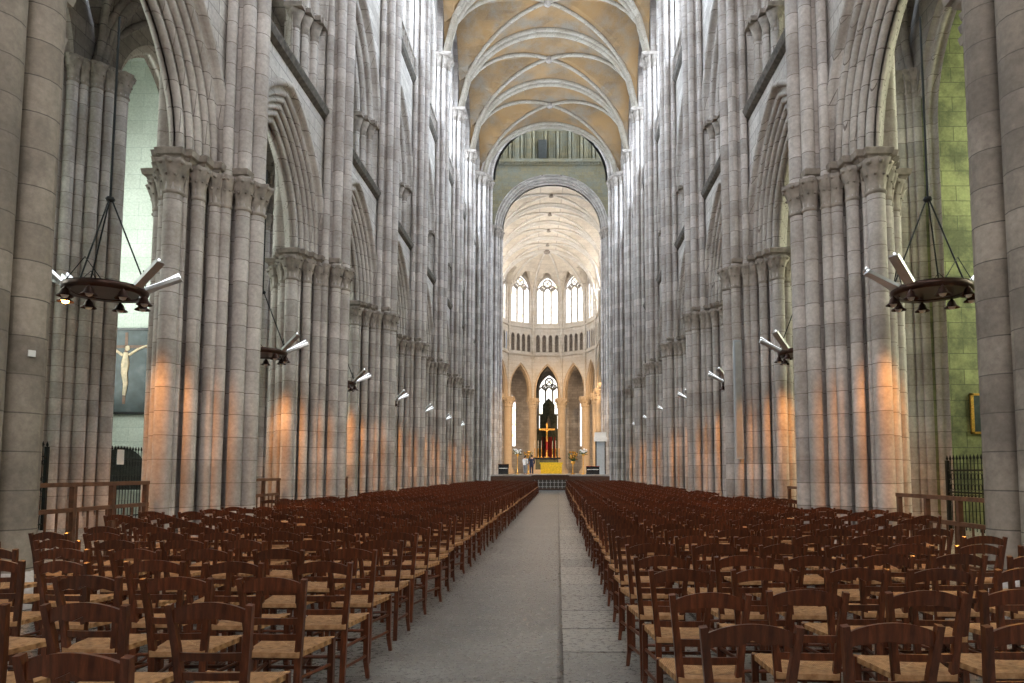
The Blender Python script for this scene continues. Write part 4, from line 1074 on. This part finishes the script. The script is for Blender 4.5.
def make_parts(wavy=False):
    P = [('seat', seat(), 'rush')]
    for s in (-1, 1): P.append(('back_post', curve_post(s), 'wood')); P.append(('front_leg', fleg(s), 'wood'))
    P.append(('crest_rail', crest(wavy=wavy), 'wood')); P.append(('back_slat', slat(.605), 'wood')); P.append(('back_slat', slat(.515), 'wood'))
    for nm, a, b in rails():
        mb = MB(); mb.tube([a, b], .0115, 6); P.append((nm, mb, 'wood'))
    return P
def lowpoly_chair(mb):
    """joined simple chair"""
    mb.mat = 1
    def merge(q, mat): 
        n = len(mb.v); mb.v.extend(q.v); mb.f.extend([[i + n for i in f] for f in q.f]); mb.s.extend(q.s); mb.m.extend([mat] * len(q.f))
    merge(seat(True), 1)
    for s in (-1, 1): merge(curve_post(s, True), 0); merge(fleg(s, True), 0)
    merge(crest(True), 0); merge(slat(.605, True), 0); merge(slat(.515, True), 0)
    for nm, a, b in rails():
        q = MB(); q.bar(a, b, .02, .02); merge(q, 0)
    return mb

def chair_parts_root(wavy):
    r = empty('rush_seat_chair'); r['category'] = 'chair'
    for nm, mb_, mt in make_parts(wavy): mb_.build(nm, M[mt], r)
    return r
full_mb = MB()
for nm, q, mt in make_parts():
    n = len(full_mb.v); full_mb.v.extend(q.v); full_mb.f.extend([[i + n for i in f] for f in q.f]); full_mb.s.extend(q.s); full_mb.m.extend([1 if mt == 'rush' else 0] * len(q.f))
full_me = full_mb.mesh('rush_seat_chair', M['wood'], M['rush'])

slots = []   # side,row,col,x,y,rz
rnd = random.Random(11)
for row in range(64):
    for side in ('left', 'right'):
        d = (2.30 + .735 * row) if side == 'left' else (2.80 + .755 * row)
        if side == 'right' and row < 4: d = (2.80, 3.52, 4.34, 5.04)[row]
        if side == 'left' and row < 5: d = (2.30, 3.26, 4.02, 4.70, 5.42)[row]
        if side == 'left' and row >= 5: d = 5.42 + .735 * (row - 4)
        if side == 'right' and row >= 4: d = 5.04 + .765 * (row - 3)
        if d > 54.3: continue
        yc = d + .215
        skew = rnd.uniform(-.04, .04) + (.0 if side == 'left' else 0)
        for col in range(10):
            x = (-.97 - .565 * col) if side == 'left' else (1.36 + .53 * col)
            jx = rnd.uniform(-.025, .025); jy = rnd.uniform(-.05, .05) + skew * col * .3; rz = rnd.gauss(0, .045)
            if side == 'left': rz -= .02
            if side == 'left' and row < 6 and col > 1: rz += rnd.uniform(-.12, .1)
            ax = abs(x)
            if ax > 5.95: continue
            if ax > 4.72:
                near = min(abs(yc + jy - p) for p in PY + [CROSS_Y, 2.1])
                lim = 1.0 if ax < 5.3 else 1.75
                if near < lim: continue
                if ax > 5.3 and row > 18: continue
            pr_ = project(x + jx, yc + jy - .2, .86)
            if pr_ is None: continue
            pb = project(x + jx, yc + jy - .2, .45)
            if pr_[0] < -40 or pr_[0] > 1070 or pr_[1] > 700: continue
            slots.append((pr_[2], side, row, col, x + jx, yc + jy, rz))
slots.sort()
NPARTS, NIND = 150, 300
pa = chair_parts_root(False); pb_ = chair_parts_root(True)
usedA = [False, False]
stuff = MB(); unit = lowpoly_chair(MB())
for i, (zc, side, row, col, x, y, rz) in enumerate(slots):
    if i < NIND:
        lab = 'dark wood rush-seat chair, %s block, %s row %s, %s from the aisle' % (side, ORD[row], 'to the viewer' if row == 0 else 'back', 'first' if col == 0 else ORD[col])
        if i < NPARTS:
            w = 1 if (row * 7 + col * 3) % 5 == 0 else 0; pr0 = (pa, pb_)[w]
            if not usedA[w]: c = pr0; usedA[w] = True
            else: c = copy_tree(pr0)
        else: c = inst('rush_seat_chair', full_me)
        c.location = (x, y, 0); c.rotation_euler = (0, 0, rz)
        tag(c, lab, 'chair', 'rush-seat chairs in rows on the %s of the aisle' % side)
    else:
        cs1, sn = cos(rz), sin(rz); n = len(stuff.v)
        stuff.v.extend([(x + a * cs1 - b * sn, y + a * sn + b * cs1, c_) for a, b, c_ in unit.v]); stuff.f.extend([[j + n for j in f] for f in unit.f]); stuff.s.extend(unit.s); stuff.m.extend(unit.m)
o = stuff.build('distant_chairs', [M['wood'], M['rush']]); tag(o, 'dense far rows of brown rush-seat chairs stretching to the dais', 'chairs', None, 'stuff')

# the choir's axis drifts a little to the left of the nave's, as in the building itself
def drift(y): return -.8 * max(0, min(1, (y - 65.5) / 20.0))
seen = set()
for o in list(bpy.data.objects):
    top = o
    while top.parent: top = top.parent
    if top.name.startswith(('wall_choir', 'ceiling_choir', 'wall_ambulatory')) or (top.name.startswith('window_') and len(o.data.vertices if o.data else []) and min(v.co.y for v in o.data.vertices) > 65.2):
        if o.type == 'MESH' and o.data.name not in seen:
            seen.add(o.data.name)
            for v in o.data.vertices: v.co.x += drift(v.co.y)
    elif o.parent is None and o.name.startswith(('choir_column', 'high_altar', 'crucifix', 'candlestick', 'retable')):
        o.location.x += drift(o.location.y)
# ------------------------------------------------------------------ lights
def spot(name, loc, tgt, energy, col, size=1.2, blend=.6, soft=.3):
    li = bpy.data.lights.new(name, 'SPOT'); li.energy = energy; li.color = col; li.spot_size = size; li.spot_blend = blend; li.shadow_soft_size = soft
    o = bpy.data.objects.new(name, li); COL.objects.link(o); o.location = loc
    from mathutils import Vector
    o.rotation_euler = (Vector(tgt) - Vector(loc)).to_track_quat('-Z', 'Y').to_euler(); return o
for sg in (-1, 1):
    spot('sanctuary_spotlight', (sg * 4.2, 58.5, 15), (0, 64, 1.5), 1500, (1, .72, .42))
    spot('apse_spotlight', (sg * 4.6, 70.5, 13), (-sg * 2.0, 90, 6), 3500, (1, .66, .36), 1.1)
w = bpy.data.worlds.new('overcast_daylight'); SC.world = w; w.use_nodes = True
w.node_tree.nodes['Background'].inputs[0].default_value = (.75, .85, 1, 1); w.node_tree.nodes['Background'].inputs[1].default_value = .6

# ------------------------------------------------------------------ camera
cd = bpy.data.cameras.new('camera'); co = bpy.data.objects.new('camera', cd); COL.objects.link(co)
co.location = CAM; co.rotation_euler = (pi / 2 + PITCH, 0, 0)
cd.sensor_fit = 'HORIZONTAL'; cd.sensor_width = 36; cd.lens = F_PX * 36 / 1024
cyp = HOR - F_PX * math.tan(PITCH)
cd.shift_x = (512 - VPX) / 1024; cd.shift_y = (cyp - 341.5) / 1024
cd.clip_end = 400; cd.clip_start = .05
SC.camera = co
SC.view_settings.view_transform = 'Standard'; SC.view_settings.look = 'None'; SC.view_settings.exposure = 0.8; SC.view_settings.gamma = 1; SC.view_settings.use_curve_mapping = False
